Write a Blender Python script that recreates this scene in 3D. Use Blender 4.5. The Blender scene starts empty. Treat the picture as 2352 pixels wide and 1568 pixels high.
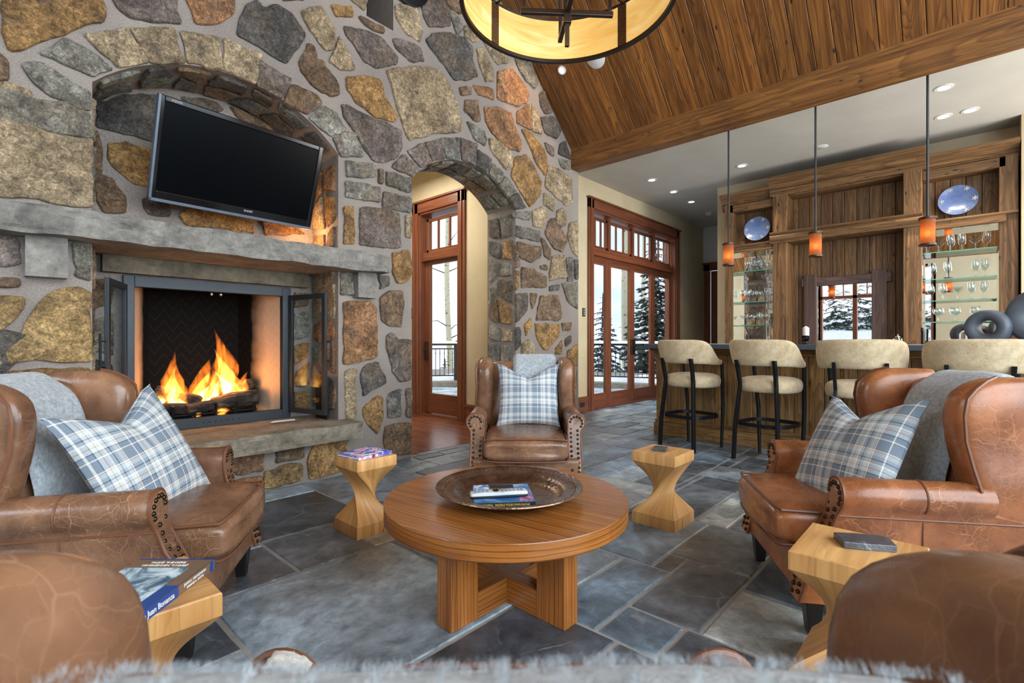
import bpy, bmesh, math, random
from mathutils import Vector, Matrix, noise
random.seed(11)
S = bpy.context.scene
COL = S.collection
PI = math.pi

# ------------------------------------------------------------------ camera
FPX, CU, CV, EYE = 1137.0, 1176.0, 784.0, 1.10
FX, FY, RX, RY = .7334, .6798, .6798, -.7334      # forward and right of the viewer on the floor plan
cd = bpy.data.cameras.new('camera'); cam = bpy.data.objects.new('camera', cd); COL.objects.link(cam)
cam.location = (0, 0, EYE)
cam.rotation_euler = (PI/2, 0, math.atan2(FY, FX) - PI/2)
cd.sensor_width = 36; cd.lens = 36*FPX/2352; cd.clip_start = .02; cd.clip_end = 600
cd.dof.use_dof = True; cd.dof.focus_distance = 3.0; cd.dof.aperture_fstop = 9.0
S.camera = cam
# ------------------------------------------------------------------ exposure
S.view_settings.view_transform = 'Standard'; S.view_settings.look = 'None'
S.view_settings.exposure = 0.3; S.view_settings.gamma = 1.0
try: S.view_settings.use_curve_mapping = False
except Exception: pass
S.cycles.use_denoising = True
S.cycles.max_bounces = 6; S.cycles.diffuse_bounces = 3; S.cycles.glossy_bounces = 4
S.cycles.transparent_max_bounces = 24; S.cycles.transmission_bounces = 6
S.cycles.caustics_reflective = False; S.cycles.caustics_refractive = False
S.cycles.sample_clamp_indirect = 4.0
S.cycles.volume_step_rate = 1.0; S.cycles.volume_max_steps = 64
# ------------------------------------------------------------------ sky
w = bpy.data.worlds.new('sky'); S.world = w; w.use_nodes = True
nt = w.node_tree; nt.nodes.clear()
wo = nt.nodes.new('ShaderNodeOutputWorld'); bg = nt.nodes.new('ShaderNodeBackground')
tc = nt.nodes.new('ShaderNodeTexCoord'); mp = nt.nodes.new('ShaderNodeMapping'); mp.inputs['Scale'].default_value = (1, 1, 3)
nz = nt.nodes.new('ShaderNodeTexNoise'); nz.inputs['Scale'].default_value = 3.0; nz.inputs['Detail'].default_value = 6
cr = nt.nodes.new('ShaderNodeValToRGB')
cr.color_ramp.elements[0].position = .38; cr.color_ramp.elements[0].color = (.60, .73, .92, 1)
cr.color_ramp.elements[1].position = .58; cr.color_ramp.elements[1].color = (.92, .95, 1.0, 1)
nt.links.new(tc.outputs['Generated'], mp.inputs['Vector']); nt.links.new(mp.outputs[0], nz.inputs['Vector'])
nt.links.new(nz.outputs['Fac'], cr.inputs['Fac']); nt.links.new(cr.outputs[0], bg.inputs['Color'])
bg.inputs['Strength'].default_value = 1.3
nt.links.new(bg.outputs[0], wo.inputs['Surface'])
# ------------------------------------------------------------------ daylight through the big windows, lamps of the rooms, added fill lights
def area(name, loc, rot, sx, sy, power, col, spread=PI):
    l = bpy.data.lights.new(name, 'AREA'); l.shape = 'RECTANGLE'; l.size = sx; l.size_y = sy
    l.energy = power; l.color = col; l.spread = spread
    o = bpy.data.objects.new(name, l); o.location = loc; o.rotation_euler = rot; COL.objects.link(o); return o
def point(name, loc, power, col, r=.05):
    l = bpy.data.lights.new(name, 'POINT'); l.energy = power; l.color = col; l.shadow_soft_size = r
    o = bpy.data.objects.new(name, l); o.location = loc; COL.objects.link(o); return o
def spot(name, loc, target, power, col, size=1.2, blend=.5, r=.04):
    l = bpy.data.lights.new(name, 'SPOT'); l.energy = power; l.color = col; l.spot_size = size; l.spot_blend = blend; l.shadow_soft_size = r
    o = bpy.data.objects.new(name, l); o.location = loc
    o.rotation_euler = (Vector(target) - Vector(loc)).to_track_quat('-Z', 'Y').to_euler(); COL.objects.link(o); return o
DAY = (.80, .91, 1.0)
area('gable_fill', (1.0, -3.75, 3.2), (PI/2, 0, 0), 7.6, 5.0, 760, DAY)          # added main fill behind the unseen rear gable window, facing +y
area('west_window_daylight', (-4.6, .2, 4.6), (0, -math.radians(58), 0), 3.0, 6.5, 900, DAY)  # high outside the west windows
area('terrace_daylight', (8.2, 7.0, 6.2), (math.radians(-40), 0, 0), 4.0, 2.0, 420, DAY)
area('bar_ceiling_fill', (7.2, -3.4, 1.7), (PI/2 + .25, 0, 0), 2.6, 2.2, 300, (1, .97, .93))  # added fill inside the room to brighten the bar ceiling, no window here
area('corridor_fill', (3.6, 5.6, 3.5), (0, 0, 0), .9, .9, 42, (1, .93, .82))  # added fill to brighten the passage, stands for no visible fitting
spot('ceiling_spot_beam', (4.05, 3.0, 4.72), (4.45, 3.9, 3.95), 55, (1, .62, .34), .75, .6)
point('niche_lamp', (1.93, 4.19, 2.02), 4.5, (1, .50, .18), .05)
for fp, fe in (((1.24, 4.50, .78), 5.0), ((1.44, 4.48, .72), 4.5)):
    fg = point('fire_glow', fp, fe, (1, .40, .12), .10); fg.visible_glossy = False      # the flames themselves mirror in the glass

# ------------------------------------------------------------------ helpers
def srgb(r, g, b):
    f = lambda c: (c/255/12.92) if c/255 <= .04045 else ((c/255 + .055)/1.055)**2.4
    return (f(r), f(g), f(b), 1)
def ray(u, v):
    t = (u - CU)/FPX
    return Vector((FX + RX*t, FY + RY*t, (CV - v)/FPX))
def on_y(u, v, Y): d = ray(u, v); return Vector((0, 0, EYE)) + d*(Y/d.y)
def on_x(u, v, X): d = ray(u, v); return Vector((0, 0, EYE)) + d*(X/d.x)
def on_z(u, v, z): d = ray(u, v); return Vector((0, 0, EYE)) + d*((z - EYE)/d.z)
def plan(lat, d, z=0): return Vector((FX*d + RX*lat, FY*d + RY*lat, z))

class MB:
    """collects shapes; build() links them as one mesh object"""
    def __init__(s): s.v = []; s.f = []; s.uv = []; s.c = []; s.sm = []
    def add(s, verts, faces, uvs=None, col=(1, 1, 1, 1), smooth=False, M=None):
        o = len(s.v)
        s.v += [(M @ Vector(p)) if M is not None else Vector(p) for p in verts]
        for i, f in enumerate(faces):
            s.f.append([o + k for k in f])
            s.uv.append(uvs[i] if uvs else [(0, 0)]*len(f))
            s.c.append(col); s.sm.append(smooth)
        return s
    def box(s, lo, hi, M=None, grain=None, col=None, vary=.16):
        x0, y0, z0 = lo; x1, y1, z1 = hi
        P = [(x0,y0,z0),(x1,y0,z0),(x1,y1,z0),(x0,y1,z0),(x0,y0,z1),(x1,y0,z1),(x1,y1,z1),(x0,y1,z1)]
        Fs = [(0,3,2,1),(4,5,6,7),(0,1,5,4),(1,2,6,5),(2,3,7,6),(3,0,4,7)]
        dims = (abs(x1-x0), abs(y1-y0), abs(z1-z0))
        g = grain if grain is not None else dims.index(max(dims))
        a, b = [k for k in range(3) if k != g]
        ou, ov = random.uniform(0, 50), random.uniform(0, 50)
        uv = [[(P[k][g] + ou, P[k][a] + P[k][b] + ov) for k in f] for f in Fs]
        if col is None:
            t = 1 + random.uniform(-vary, vary); h = random.uniform(-.03, .03)
            col = (t*(1+h), t, t*(1-h), 1)
        return s.add(P, Fs, uv, col, False, M)
    def prism(s, poly, z0, z1, M=None, col=(1,1,1,1), smooth=False):
        n = len(poly)
        P = [(x, y, z0) for x, y in poly] + [(x, y, z1) for x, y in poly]
        Fs = [tuple(range(n-1, -1, -1)), tuple(range(n, 2*n))] + [(i, (i+1) % n, n+(i+1) % n, n+i) for i in range(n)]
        uv = [[(P[k][0] + P[k][2], P[k][1] + P[k][2]*.5) for k in f] for f in Fs]
        return s.add(P, Fs, uv, col, smooth, M)
    def tube(s, path, r, n=8, closed=False, M=None, col=(1,1,1,1), cap=True, smooth=True):
        path = [Vector(p) for p in path]; m = len(path)
        rs = r if isinstance(r, (list, tuple)) else [r]*m
        rings = []; up = None
        for i, p in enumerate(path):
            a = path[(i-1) % m] if (closed or i > 0) else p
            b = path[(i+1) % m] if (closed or i < m-1) else p
            t = (b - a); t = t.normalized() if t.length > 1e-9 else Vector((0, 0, 1))
            if up is None: up = Vector((0, 0, 1)) if abs(t.z) < .9 else Vector((1, 0, 0))
            e1 = t.cross(up); e1 = e1.normalized() if e1.length > 1e-6 else Vector((1, 0, 0))
            e2 = e1.cross(t).normalized(); up = e2
            rings.append([p + e1*rs[i]*math.cos(2*PI*k/n) + e2*rs[i]*math.sin(2*PI*k/n) for k in range(n)])
        return s.loft(rings, closed, cap, M, col, smooth)
    def loft(s, rings, closed=False, cap=True, M=None, col=(1,1,1,1), smooth=True, uvs=(1, 1)):
        n = len(rings[0]); m = len(rings)
        P = [p for r in rings for p in r]; Fs = []; uv = []
        for i in range(m if closed else m-1):
            j = (i+1) % m
            for k in range(n):
                l = (k+1) % n
                Fs.append((i*n+k, i*n+l, j*n+l, j*n+k))
                uv.append([(i/m*uvs[0], k/n*uvs[1]), (i/m*uvs[0], (k+1)/n*uvs[1]), ((i+1)/m*uvs[0], (k+1)/n*uvs[1]), ((i+1)/m*uvs[0], k/n*uvs[1])])
        if cap and not closed:
            Fs.append(tuple(range(n-1, -1, -1))); Fs.append(tuple((m-1)*n + k for k in range(n)))
            uv.append([(0, 0)]*n); uv.append([(0, 0)]*n)
        return s.add(P, Fs, uv, col, smooth, M)
    def lathe(s, prof, n=24, M=None, col=(1,1,1,1), cap=True):
        rings = [[(max(r, 1e-4)*math.cos(2*PI*k/n), max(r, 1e-4)*math.sin(2*PI*k/n), z) for k in range(n)] for r, z in prof]
        return s.loft(rings, False, cap, M, col, True)
    def grid(s, fn, nu, nv, M=None, col=(1,1,1,1), smooth=True, flip=False):
        P = [fn(i/nu, j/nv) for i in range(nu+1) for j in range(nv+1)]
        Fs = []; uv = []
        for i in range(nu):
            for j in range(nv):
                q = [i*(nv+1)+j, (i+1)*(nv+1)+j, (i+1)*(nv+1)+j+1, i*(nv+1)+j+1]
                c = [(i/nu, j/nv), ((i+1)/nu, j/nv), ((i+1)/nu, (j+1)/nv), (i/nu, (j+1)/nv)]
                if flip: q.reverse(); c.reverse()
                Fs.append(tuple(q)); uv.append(c)
        return s.add(P, Fs, uv, col, smooth, M)
    def ball(s, c, r, n=8, m=6, sc=(1,1,1), M=None, col=(1,1,1,1)):
        rings = []
        for i in range(m+1):
            a = PI*i/m
            rr = max(math.sin(a), 1e-3)*r
            rings.append([(c[0]+rr*math.cos(2*PI*k/n)*sc[0], c[1]+rr*math.sin(2*PI*k/n)*sc[1], c[2]-r*math.cos(a)*sc[2]) for k in range(n)])
        return s.loft(rings, False, True, M, col, True)
    def build(s, name, mat, parent=None, bevel=0, sub=0, sharp=40, seg=2, weld=False):
        me = bpy.data.meshes.new(name)
        me.from_pydata([tuple(p) for p in s.v], [], s.f)
        fu = []; fc = []
        for f, u, c in zip(s.f, s.uv, s.c):
            for k in range(len(f)):
                fu += [u[k][0], u[k][1]]; fc += list(c)
        me.uv_layers.new(name='UVMap'); me.uv_layers['UVMap'].data.foreach_set('uv', fu)
        me.attributes.new('tint', 'FLOAT_COLOR', 'CORNER'); me.attributes['tint'].data.foreach_set('color', fc)
        me.polygons.foreach_set('use_smooth', s.sm)
        me.update(); me.validate()
        if weld:
            bm = bmesh.new(); bm.from_mesh(me); bmesh.ops.remove_doubles(bm, verts=bm.verts, dist=1e-5); bm.to_mesh(me); bm.free()
        if any(s.sm) and sharp: me.set_sharp_from_angle(angle=math.radians(sharp))
        o = bpy.data.objects.new(name, me); COL.objects.link(o)
        me.materials.append(mat)
        if parent is not None: o.parent = parent
        if bevel:
            b = o.modifiers.new('bevel', 'BEVEL'); b.width = bevel; b.segments = seg; b.limit_method = 'ANGLE'; b.angle_limit = math.radians(35)
        if sub:
            u = o.modifiers.new('subdivision', 'SUBSURF'); u.levels = sub; u.render_levels = sub
        return o

def tag(o, label=None, cat=None, group=None, kind=None):
    if label: o['label'] = label
    if cat: o['category'] = cat
    if group: o['group'] = group
    if kind: o['kind'] = kind
    return o
def thing(name, label, cat, loc=(0,0,0), rz=0, group=None, kind=None):
    o = bpy.data.objects.new(name, None); COL.objects.link(o); o.empty_display_size = .1
    o.location = loc; o.rotation_euler = (0, 0, rz)
    return tag(o, label, cat, group, kind)
def struct(o): o['kind'] = 'structure'; return o
def copy_tree(o, parent=None):
    c = o.copy(); COL.objects.link(c)
    if parent is not None: c.parent = parent
    for ch in list(o.children): copy_tree(ch, c)
    return c
def ring(c, U, V, a, b, n=20, p=2.0):
    c = Vector(c); U = Vector(U); V = Vector(V); out = []
    for k in range(n):
        t = 2*PI*k/n; x, y = math.cos(t), math.sin(t)
        out.append(c + U*a*math.copysign(abs(x)**(2/p), x) + V*b*math.copysign(abs(y)**(2/p), y))
    return out
def text(name, body, size, mat, parent, loc, rot, extrude=.0006, align='CENTER', sx=1.0):
    cu = bpy.data.curves.new(name, 'FONT'); cu.body = body; cu.size = size; cu.extrude = extrude
    cu.align_x = align; cu.align_y = 'CENTER'; cu.resolution_u = 3
    o = bpy.data.objects.new(name, cu); COL.objects.link(o); cu.materials.append(mat)
    me = bpy.data.meshes.new_from_object(o); bpy.data.objects.remove(o); bpy.data.curves.remove(cu)
    for vv in me.vertices: vv.co.x *= sx
    me.materials.clear(); me.materials.append(mat); me.name = name
    o = bpy.data.objects.new(name, me); COL.objects.link(o)
    o.parent = parent; o.location = loc; o.rotation_euler = rot
    return o

# ------------------------------------------------------------------ materials
class NT:
    def __init__(s, name):
        s.m = bpy.data.materials.new(name); s.m.use_nodes = True; s.t = s.m.node_tree; s.t.nodes.clear()
        s.out = s.t.nodes.new('ShaderNodeOutputMaterial'); s._co = None
    def n(s, typ, ins=None, **props):
        nd = s.t.nodes.new('ShaderNode' + typ)
        for k, v in props.items(): setattr(nd, k, v)
        for k, v in (ins or {}).items(): s.set(nd.inputs[k], v)
        return nd
    def set(s, sock, v):
        if hasattr(v, 'is_output') or isinstance(v, bpy.types.NodeSocket): s.t.links.new(v, sock)
        elif isinstance(v, bpy.types.Node): s.t.links.new(v.outputs[0], sock)
        else:
            if sock.type == 'RGBA' and len(v) == 3: v = (*v, 1)
            sock.default_value = v
    def coord(s, kind='Object', scale=(1,1,1), rot=(0,0,0)):
        t = s.n('TexCoord')
        return s.n('Mapping', {'Vector': t.outputs[kind], 'Scale': scale, 'Rotation': rot}).outputs[0]
    def noise(s, vec, scale, detail=4, rough=.55, dist=0):
        return s.n('TexNoise', {'Vector': vec, 'Scale': scale, 'Detail': detail, 'Roughness': rough, 'Distortion': dist}).outputs['Fac']
    def ramp(s, fac, stops, interp='LINEAR'):
        r = s.n('ValToRGB', {'Fac': fac}); e = r.color_ramp.elements; r.color_ramp.interpolation = interp
        cc = [(c, c, c, 1) if isinstance(c, (int, float)) else (*c[:3], 1) for _, c in stops]
        e[0].position = stops[0][0]; e[0].color = cc[0]; e[1].position = stops[-1][0]; e[1].color = cc[-1]
        for (p, _), c in list(zip(stops, cc))[1:-1]:
            k = e.new(p); k.color = c
        return r.outputs[0]
    def mix(s, f, a, b, blend='MIX'):
        m = s.n('Mix', None, data_type='RGBA', blend_type=blend)
        s.set(m.inputs[0], f); s.set(m.inputs[6], a); s.set(m.inputs[7], b)
        return m.outputs[2]
    def math(s, op, a, b=0.0):
        m = s.n('Math', None, operation=op); s.set(m.inputs[0], a); s.set(m.inputs[1], b); return m.outputs[0]
    def tint(s): return s.n('Attribute', None, attribute_name='tint').outputs['Color']
    def bump(s, h, strength=.3, dist=.01):
        return s.n('Bump', {'Height': h, 'Strength': strength, 'Distance': dist}).outputs[0]
    def bsdf(s, **k):
        b = s.n('BsdfPrincipled')
        for key, v in k.items(): s.set(b.inputs[key.replace('_', ' ')], v)
        s.t.links.new(b.outputs[0], s.out.inputs['Surface']); return b
    def done(s): return s.m

def plain(name, col, rough=.5, metal=0.0, bump=0.0, bscale=60, emit=None, estr=0, spec=.5):
    t = NT(name); k = dict(Base_Color=col, Roughness=rough, Metallic=metal)
    k['Specular_IOR_Level'] = spec
    co = t.coord()
    nz = t.noise(co, bscale*.2, 3)
    k['Base_Color'] = t.mix(1.0, col, t.ramp(nz, [(.3, .9), (.7, 1.1)]), 'MULTIPLY')
    if bump: k['Normal'] = t.bump(t.noise(co, bscale, 3), bump, .004)
    if emit: k['Emission_Color'] = emit; k['Emission_Strength'] = estr
    t.bsdf(**k); return t.done()

def wood(name, dark, light, rough=.45, fine=60, rings=9, bump=.25, knots=0, ringmix=.5, lines=.6, groove=0):
    t = NT(name); co = t.coord('UV')
    w1 = t.n('Mapping', {'Vector': co, 'Scale': (1.1, fine*.45, 1)}).outputs[0]
    g1 = t.noise(w1, 1.0, 6, .65, .4)
    w2 = t.n('Mapping', {'Vector': co, 'Scale': (.9, rings, 1)}).outputs[0]
    big = t.noise(w2, .8, 2, .5, .9)
    cath = t.math('FRACT', t.math('MULTIPLY', big, 11.0))
    cath = t.ramp(cath, [(0, 0), (.55, .35), (.9, 1), (1, 0)])
    base = t.mix(t.ramp(g1, [(.32, 0), (.68, 1)]), dark, light)
    col = t.mix(t.math('MULTIPLY', cath, ringmix), base, tuple(c*.42 for c in dark[:3]))
    fl = t.noise(t.n('Mapping', {'Vector': co, 'Scale': (.7, fine*1.6, 1)}).outputs[0], 1.3, 2, .5)
    col = t.mix(t.math('MULTIPLY', t.ramp(fl, [(.56, 0), (.66, 1)]), lines), col, tuple(c*.35 for c in dark[:3]))
    if groove:
        sv = t.n('SeparateXYZ', {'Vector': co}); wob = t.math('MULTIPLY', t.noise(t.n('Mapping', {'Vector': co, 'Scale': (2.0, 14, 1)}).outputs[0], 1.0, 2), 1.5)
        fv = t.math('FRACT', t.math('ADD', t.math('MULTIPLY', sv.outputs[1], groove), wob))
        col = t.mix(t.ramp(fv, [(0, .8), (.08, .65), (.16, 0)]), col, tuple(c*.22 for c in dark[:3]))
    if knots:
        vo = t.n('TexVoronoi', {'Vector': t.n('Mapping', {'Vector': co, 'Scale': (2.2, 6.5, 1)}).outputs[0], 'Scale': knots})
        col = t.mix(t.ramp(vo.outputs['Distance'], [(.05, 1), (.11, 0)]), col, (.012, .008, .005, 1))
    col = t.mix(1.0, col, t.tint(), 'MULTIPLY')
    h = t.math('SUBTRACT', g1, t.math('MULTIPLY', cath, .5))
    t.bsdf(Base_Color=col, Roughness=t.math('ADD', t.math('MULTIPLY', g1, .2), rough - .1), Normal=t.bump(h, bump, .003))
    return t.done()

def leather(name, dark, light, vein):
    t = NT(name); co = t.coord('Object')
    n1 = t.noise(co, 3.2, 5, .6); n2 = t.noise(co, 11, 6, .65)
    col = t.mix(t.ramp(n1, [(.34, 0), (.66, 1)]), dark, light)
    col = t.mix(1.0, col, t.ramp(n2, [(.3, .78), (.7, 1.2)]), 'MULTIPLY')
    dv = t.n('VectorMath', None, operation='ADD'); t.set(dv.inputs[0], co)
    nv = t.n('TexNoise', {'Vector': co, 'Scale': 7, 'Detail': 3}); sc = t.n('VectorMath', None, operation='SCALE'); t.set(sc.inputs[0], nv.outputs['Color']); sc.inputs['Scale'].default_value = .11
    t.set(dv.inputs[1], sc.outputs[0])
    v1 = t.n('TexVoronoi', {'Vector': dv.outputs[0], 'Scale': 11}, feature='DISTANCE_TO_EDGE')
    v2 = t.n('TexVoronoi', {'Vector': dv.outputs[0], 'Scale': 34}, feature='DISTANCE_TO_EDGE')
    a = t.ramp(v1.outputs['Distance'], [(0, .8), (.013, 0)]); b = t.ramp(v2.outputs['Distance'], [(0, .6), (.022, 0)])
    patch = t.ramp(t.noise(co, 4.6, 3), [(.40, 0), (.62, 1)])
    veins = t.math('MULTIPLY', t.math('MAXIMUM', a, b), t.math('ADD', t.math('MULTIPLY', patch, .55), .14))
    col = t.mix(veins, col, vein)
    h = t.math('SUBTRACT', t.noise(co, 90, 3), t.math('MULTIPLY', veins, 1.2))
    t.bsdf(Base_Color=col, Roughness=t.math('ADD', t.math('MULTIPLY', n2, .25), .15), Normal=t.bump(h, .18, .002), Specular_IOR_Level=.55)
    return t.done()

def stone_mat():
    t = NT('field_stone'); co = t.coord('Object')
    n1 = t.noise(co, 5.5, 8, .68, .3); n2 = t.noise(co, 30, 9, .75, .8); n3 = t.noise(co, 2.6, 3)
    c = t.tint()
    col = t.mix(1.0, c, t.ramp(n1, [(.30, .40), (.5, 1.0), (.70, 1.7)]), 'MULTIPLY')
    col = t.mix(t.math('MULTIPLY', t.ramp(n3, [(.46, 0), (.64, 1)]), .38), col, (.30, .19, .085, 1))
    col = t.mix(t.math('MULTIPLY', t.ramp(t.noise(co, 4.1, 5, .7), [(.52, 0), (.64, 1)]), .5), col, (.085, .08, .085, 1))
    col = t.mix(1.0, col, t.ramp(n2, [(.34, .38), (.50, 1.0), (.64, 1.75)]), 'MULTIPLY')
    cv = t.n('TexVoronoi', {'Vector': t.mix(.22, co, t.n('TexNoise', {'Vector': co, 'Scale': 6, 'Detail': 6}).outputs['Color']), 'Scale': 16}, feature='DISTANCE_TO_EDGE')
    col = t.mix(t.math('MULTIPLY', t.ramp(cv.outputs['Distance'], [(0, 1), (.05, 0)]), t.ramp(n1, [(.50, 0), (.62, .22)])), col, (.40, .36, .29, 1))
    n4 = t.noise(co, 95, 5, .7)
    col = t.mix(1.0, col, t.ramp(n4, [(.34, .62), (.5, 1.0), (.66, 1.4)]), 'MULTIPLY')
    mu = t.n('TexNoise', {'Vector': co, 'Scale': 16, 'Detail': 10, 'Roughness': .74, 'Distortion': .9})
    h = t.math('ADD', t.math('MULTIPLY', mu.outputs['Fac'], 1.0), t.math('ADD', t.math('MULTIPLY', n2, .45), t.math('MULTIPLY', n4, .12)))
    t.bsdf(Base_Color=col, Roughness=.72, Normal=t.bump(h, 1.0, .055), Specular_IOR_Level=.35)
    return t.done()

def slate_mat():
    t = NT('slate_tile'); co = t.coord('Object')
    n1 = t.noise(co, 2.4, 6, .62, .6); n2 = t.noise(co, 14, 8, .7, .3)
    c = t.tint()
    col = t.mix(1.0, c, t.ramp(n1, [(.32, .45), (.5, .95), (.66, 1.75)]), 'MULTIPLY')
    col = t.mix(1.0, col, t.ramp(n2, [(.32, .6), (.68, 1.42)]), 'MULTIPLY')
    sc = t.n('TexVoronoi', {'Vector': t.mix(.12, co, t.n('TexNoise', {'Vector': co, 'Scale': 4, 'Detail': 5}).outputs['Color']), 'Scale': 3.4}, feature='DISTANCE_TO_EDGE')
    line = t.math('MULTIPLY', t.ramp(sc.outputs['Distance'], [(0, 1), (.016, 0)]), t.ramp(t.noise(co, 3.3, 3), [(.48, 0), (.58, .7)]))
    col = t.mix(line, col, (.30, .32, .33, 1))
    h = t.math('ADD', t.math('MULTIPLY', n1, .9), t.math('MULTIPLY', n2, .3))
    t.bsdf(Base_Color=col, Roughness=t.ramp(n1, [(.3, .24), (.7, .40)]), Normal=t.bump(h, .75, .025), Specular_IOR_Level=.8)
    return t.done()

def plaster(name, c1, c2, bump=.06):
    t = NT(name); co = t.coord('Object')
    n = t.noise(co, 1.6, 5, .6); c = t.mix(t.ramp(n, [(.3, 0), (.7, 1)]), c1, c2)
    if bump > .3: c = t.mix(1.0, c, t.ramp(t.noise(co, 120, 4, .7), [(.36, .72), (.64, 1.22)]), 'MULTIPLY')
    t.bsdf(Base_Color=c, Roughness=.8, Normal=t.bump(t.noise(co, 18 if bump < .3 else 60, 6, .65), bump, .01))
    return t.done()

def plaid_mat():
    t = NT('plaid_cloth'); co = t.coord('UV'); sp = t.n('SeparateXYZ', {'Vector': co})
    L = srgb(196, 206, 210); M_ = srgb(120, 134, 148); W = srgb(236, 234, 226); D = srgb(62, 68, 84); T = srgb(188, 150, 104); G = srgb(160, 172, 180)
    stops = [(0, M_), (.16, W), (.185, M_), (.30, D), (.325, L), (.42, T), (.445, L), (.52, W), (.56, G), (.64, D), (.665, G), (.74, L), (.84, T), (.862, W), (.885, M_)]
    cols = []
    for ax, k, o in ((0, 3.2, .1), (1, 3.0, .35)):
        fr = t.math('FRACT', t.math('ADD', t.math('MULTIPLY', sp.outputs[ax], k), o))
        cols.append(t.ramp(fr, stops, 'CONSTANT'))
    col = t.mix(.5, cols[0], cols[1])
    wv = t.noise(t.n('Mapping', {'Vector': co, 'Scale': (160, 160, 1)}).outputs[0], 1, 2)
    col = t.mix(1.0, col, t.ramp(wv, [(.3, .86), (.7, 1.14)]), 'MULTIPLY')
    t.bsdf(Base_Color=col, Roughness=.92, Normal=t.bump(wv, .25, .002), Specular_IOR_Level=.2); return t.done()

def wool(name, a, b, scale=70):
    t = NT(name); co = t.coord('Object')
    n = t.noise(co, scale, 5, .75); n2 = t.noise(co, scale*4, 3)
    col = t.mix(t.ramp(n, [(.36, 0), (.64, 1)]), a, b)
    t.bsdf(Base_Color=col, Roughness=.95, Normal=t.bump(t.math('ADD', n, n2), .6, .004), Specular_IOR_Level=.15, Sheen_Weight=.3); return t.done()

def pane(name, tintc=(1, 1, 1, 1), refl=.08, fk=.8):
    t = NT(name)
    tr = t.n('BsdfTransparent', {'Color': tintc}); gl = t.n('BsdfGlossy', {'Color': (1, 1, 1, 1), 'Roughness': .02})
    bf = t.n('NewGeometry').outputs['Backfacing']
    fr = t.n('Fresnel', {'IOR': t.math('SUBTRACT', 1.45, t.math('MULTIPLY', bf, 1.45 - 1/1.45))})
    mx = t.n('MixShader', {0: t.math('ADD', t.math('MULTIPLY', fr.outputs[0], fk), refl*.3), 1: tr, 2: gl})
    t.t.links.new(mx.outputs[0], t.out.inputs['Surface']); return t.done()

def shiny(name, col, rough=.02):
    t = NT(name); t.bsdf(Base_Color=col, Metallic=1.0, Roughness=rough); return t.done()

M = {}
M['stone'] = stone_mat()
M['mortar'] = plaster('mortar', srgb(130, 121, 114), srgb(152, 142, 133), .7)
M['slate'] = slate_mat()
M['grout'] = plain('grout', srgb(150, 148, 142), .9, bump=.4)
M['slab'] = None
M['cream'] = plaster('cream_plaster', srgb(196, 180, 148), srgb(212, 198, 166))
M['white'] = plaster('white_plaster', srgb(188, 184, 175), srgb(200, 196, 187))
M['cool_white'] = plaster('white_paint', srgb(215, 220, 226), srgb(222, 226, 230))
M['ceil_wood'] = wood('ceiling_boards', srgb(102, 61, 26), srgb(174, 112, 50), .46, 55, 8, .4, 1.6, .6)
M['beam_wood'] = wood('beam_wood', srgb(98, 62, 30), srgb(164, 110, 54), .5, 50, 7, .35, 2.0)
M['cab_wood'] = wood('cabinet_wood', srgb(92, 66, 42), srgb(158, 118, 76), .48, 60, 8, .4, 1.3, .6)
M['bar_wood'] = wood('bar_wood', srgb(112, 82, 46), srgb(178, 134, 78), .48, 55, 7, .4, 1.2, .6)
M['frame_wood'] = wood('mirror_frame_wood', srgb(84, 64, 58), srgb(122, 96, 86), .5, 50, 6, .3, 1.0)
M['mahogany'] = wood('red_mahogany', srgb(104, 56, 36), srgb(144, 86, 58), .35, 70, 5, .08, 0, .2, .25)
M['hall_floor'] = wood('hall_floor_boards', srgb(92, 48, 28), srgb(138, 80, 48), .28, 60, 5, .08, 0, .25, .3)
M['table_wood'] = wood('table_wood', srgb(136, 80, 34), srgb(176, 112, 52), .24, 45, 4, .12, 0, .12, .5, groove=52)
M['pale_wood'] = wood('pale_carved_wood', srgb(188, 132, 74), srgb(226, 178, 112), .45, 34, 5, .12, 0, .22, .25)
M['leather'] = leather('brown_leather', srgb(94, 64, 47), srgb(148, 108, 80), srgb(198, 160, 124))
M['tan_leather'] = leather('tan_leather', srgb(118, 68, 40), srgb(172, 108, 64), srgb(210, 158, 106))
M['piping'] = plain('leather_piping', srgb(112, 70, 46), .45)
M['nail'] = plain('antique_brass_nail', srgb(70, 58, 46), .32, .9)
M['dark_leg'] = plain('black_stained_leg', srgb(30, 26, 26), .35)
M['iron'] = plain('black_iron', srgb(34, 36, 40), .42, .7)
M['steel'] = plain('blued_steel', srgb(44, 49, 54), .45, .4)
M['bronze'] = plain('dark_bronze', srgb(74, 62, 54), .4, .8)
M['hide'] = wool('beige_hide', srgb(186, 164, 128), srgb(216, 198, 164), 14)
M['throw'] = wool('grey_wool', srgb(138, 146, 152), srgb(190, 198, 202), 60)
M['fringe'] = wool('cream_fringe', srgb(176, 172, 164), srgb(216, 212, 204), 60)
M['plaid'] = plaid_mat()
M['pane'] = pane('window_glass')
M['clear'] = pane('clear_glass', (.96, .98, .98, 1), .12)
M['door_glass'] = pane('fire_door_glass', (.93, .95, .95, 1), .03, .22)
M['green_glass'] = pane('green_shelf_glass', (.55, .80, .72, 1), .2)
M['green_edge'] = plain('green_glass_edge', srgb(92, 168, 148), .12)
M['mirror'] = shiny('mirror_silver', (.82, .83, .82, 1), .01)
M['chrome'] = shiny('polished_chrome', (.75, .77, .80, 1), .08)
M['counter'] = plain('dark_stone_counter', srgb(66, 76, 86), .3, bump=.1)
M['charcoal'] = plain('charcoal_ceramic', srgb(92, 100, 110), .6, bump=.1)
M['snow'] = plain('snow', (.86, .89, .94, 1), .8, bump=.3, bscale=8)
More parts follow.
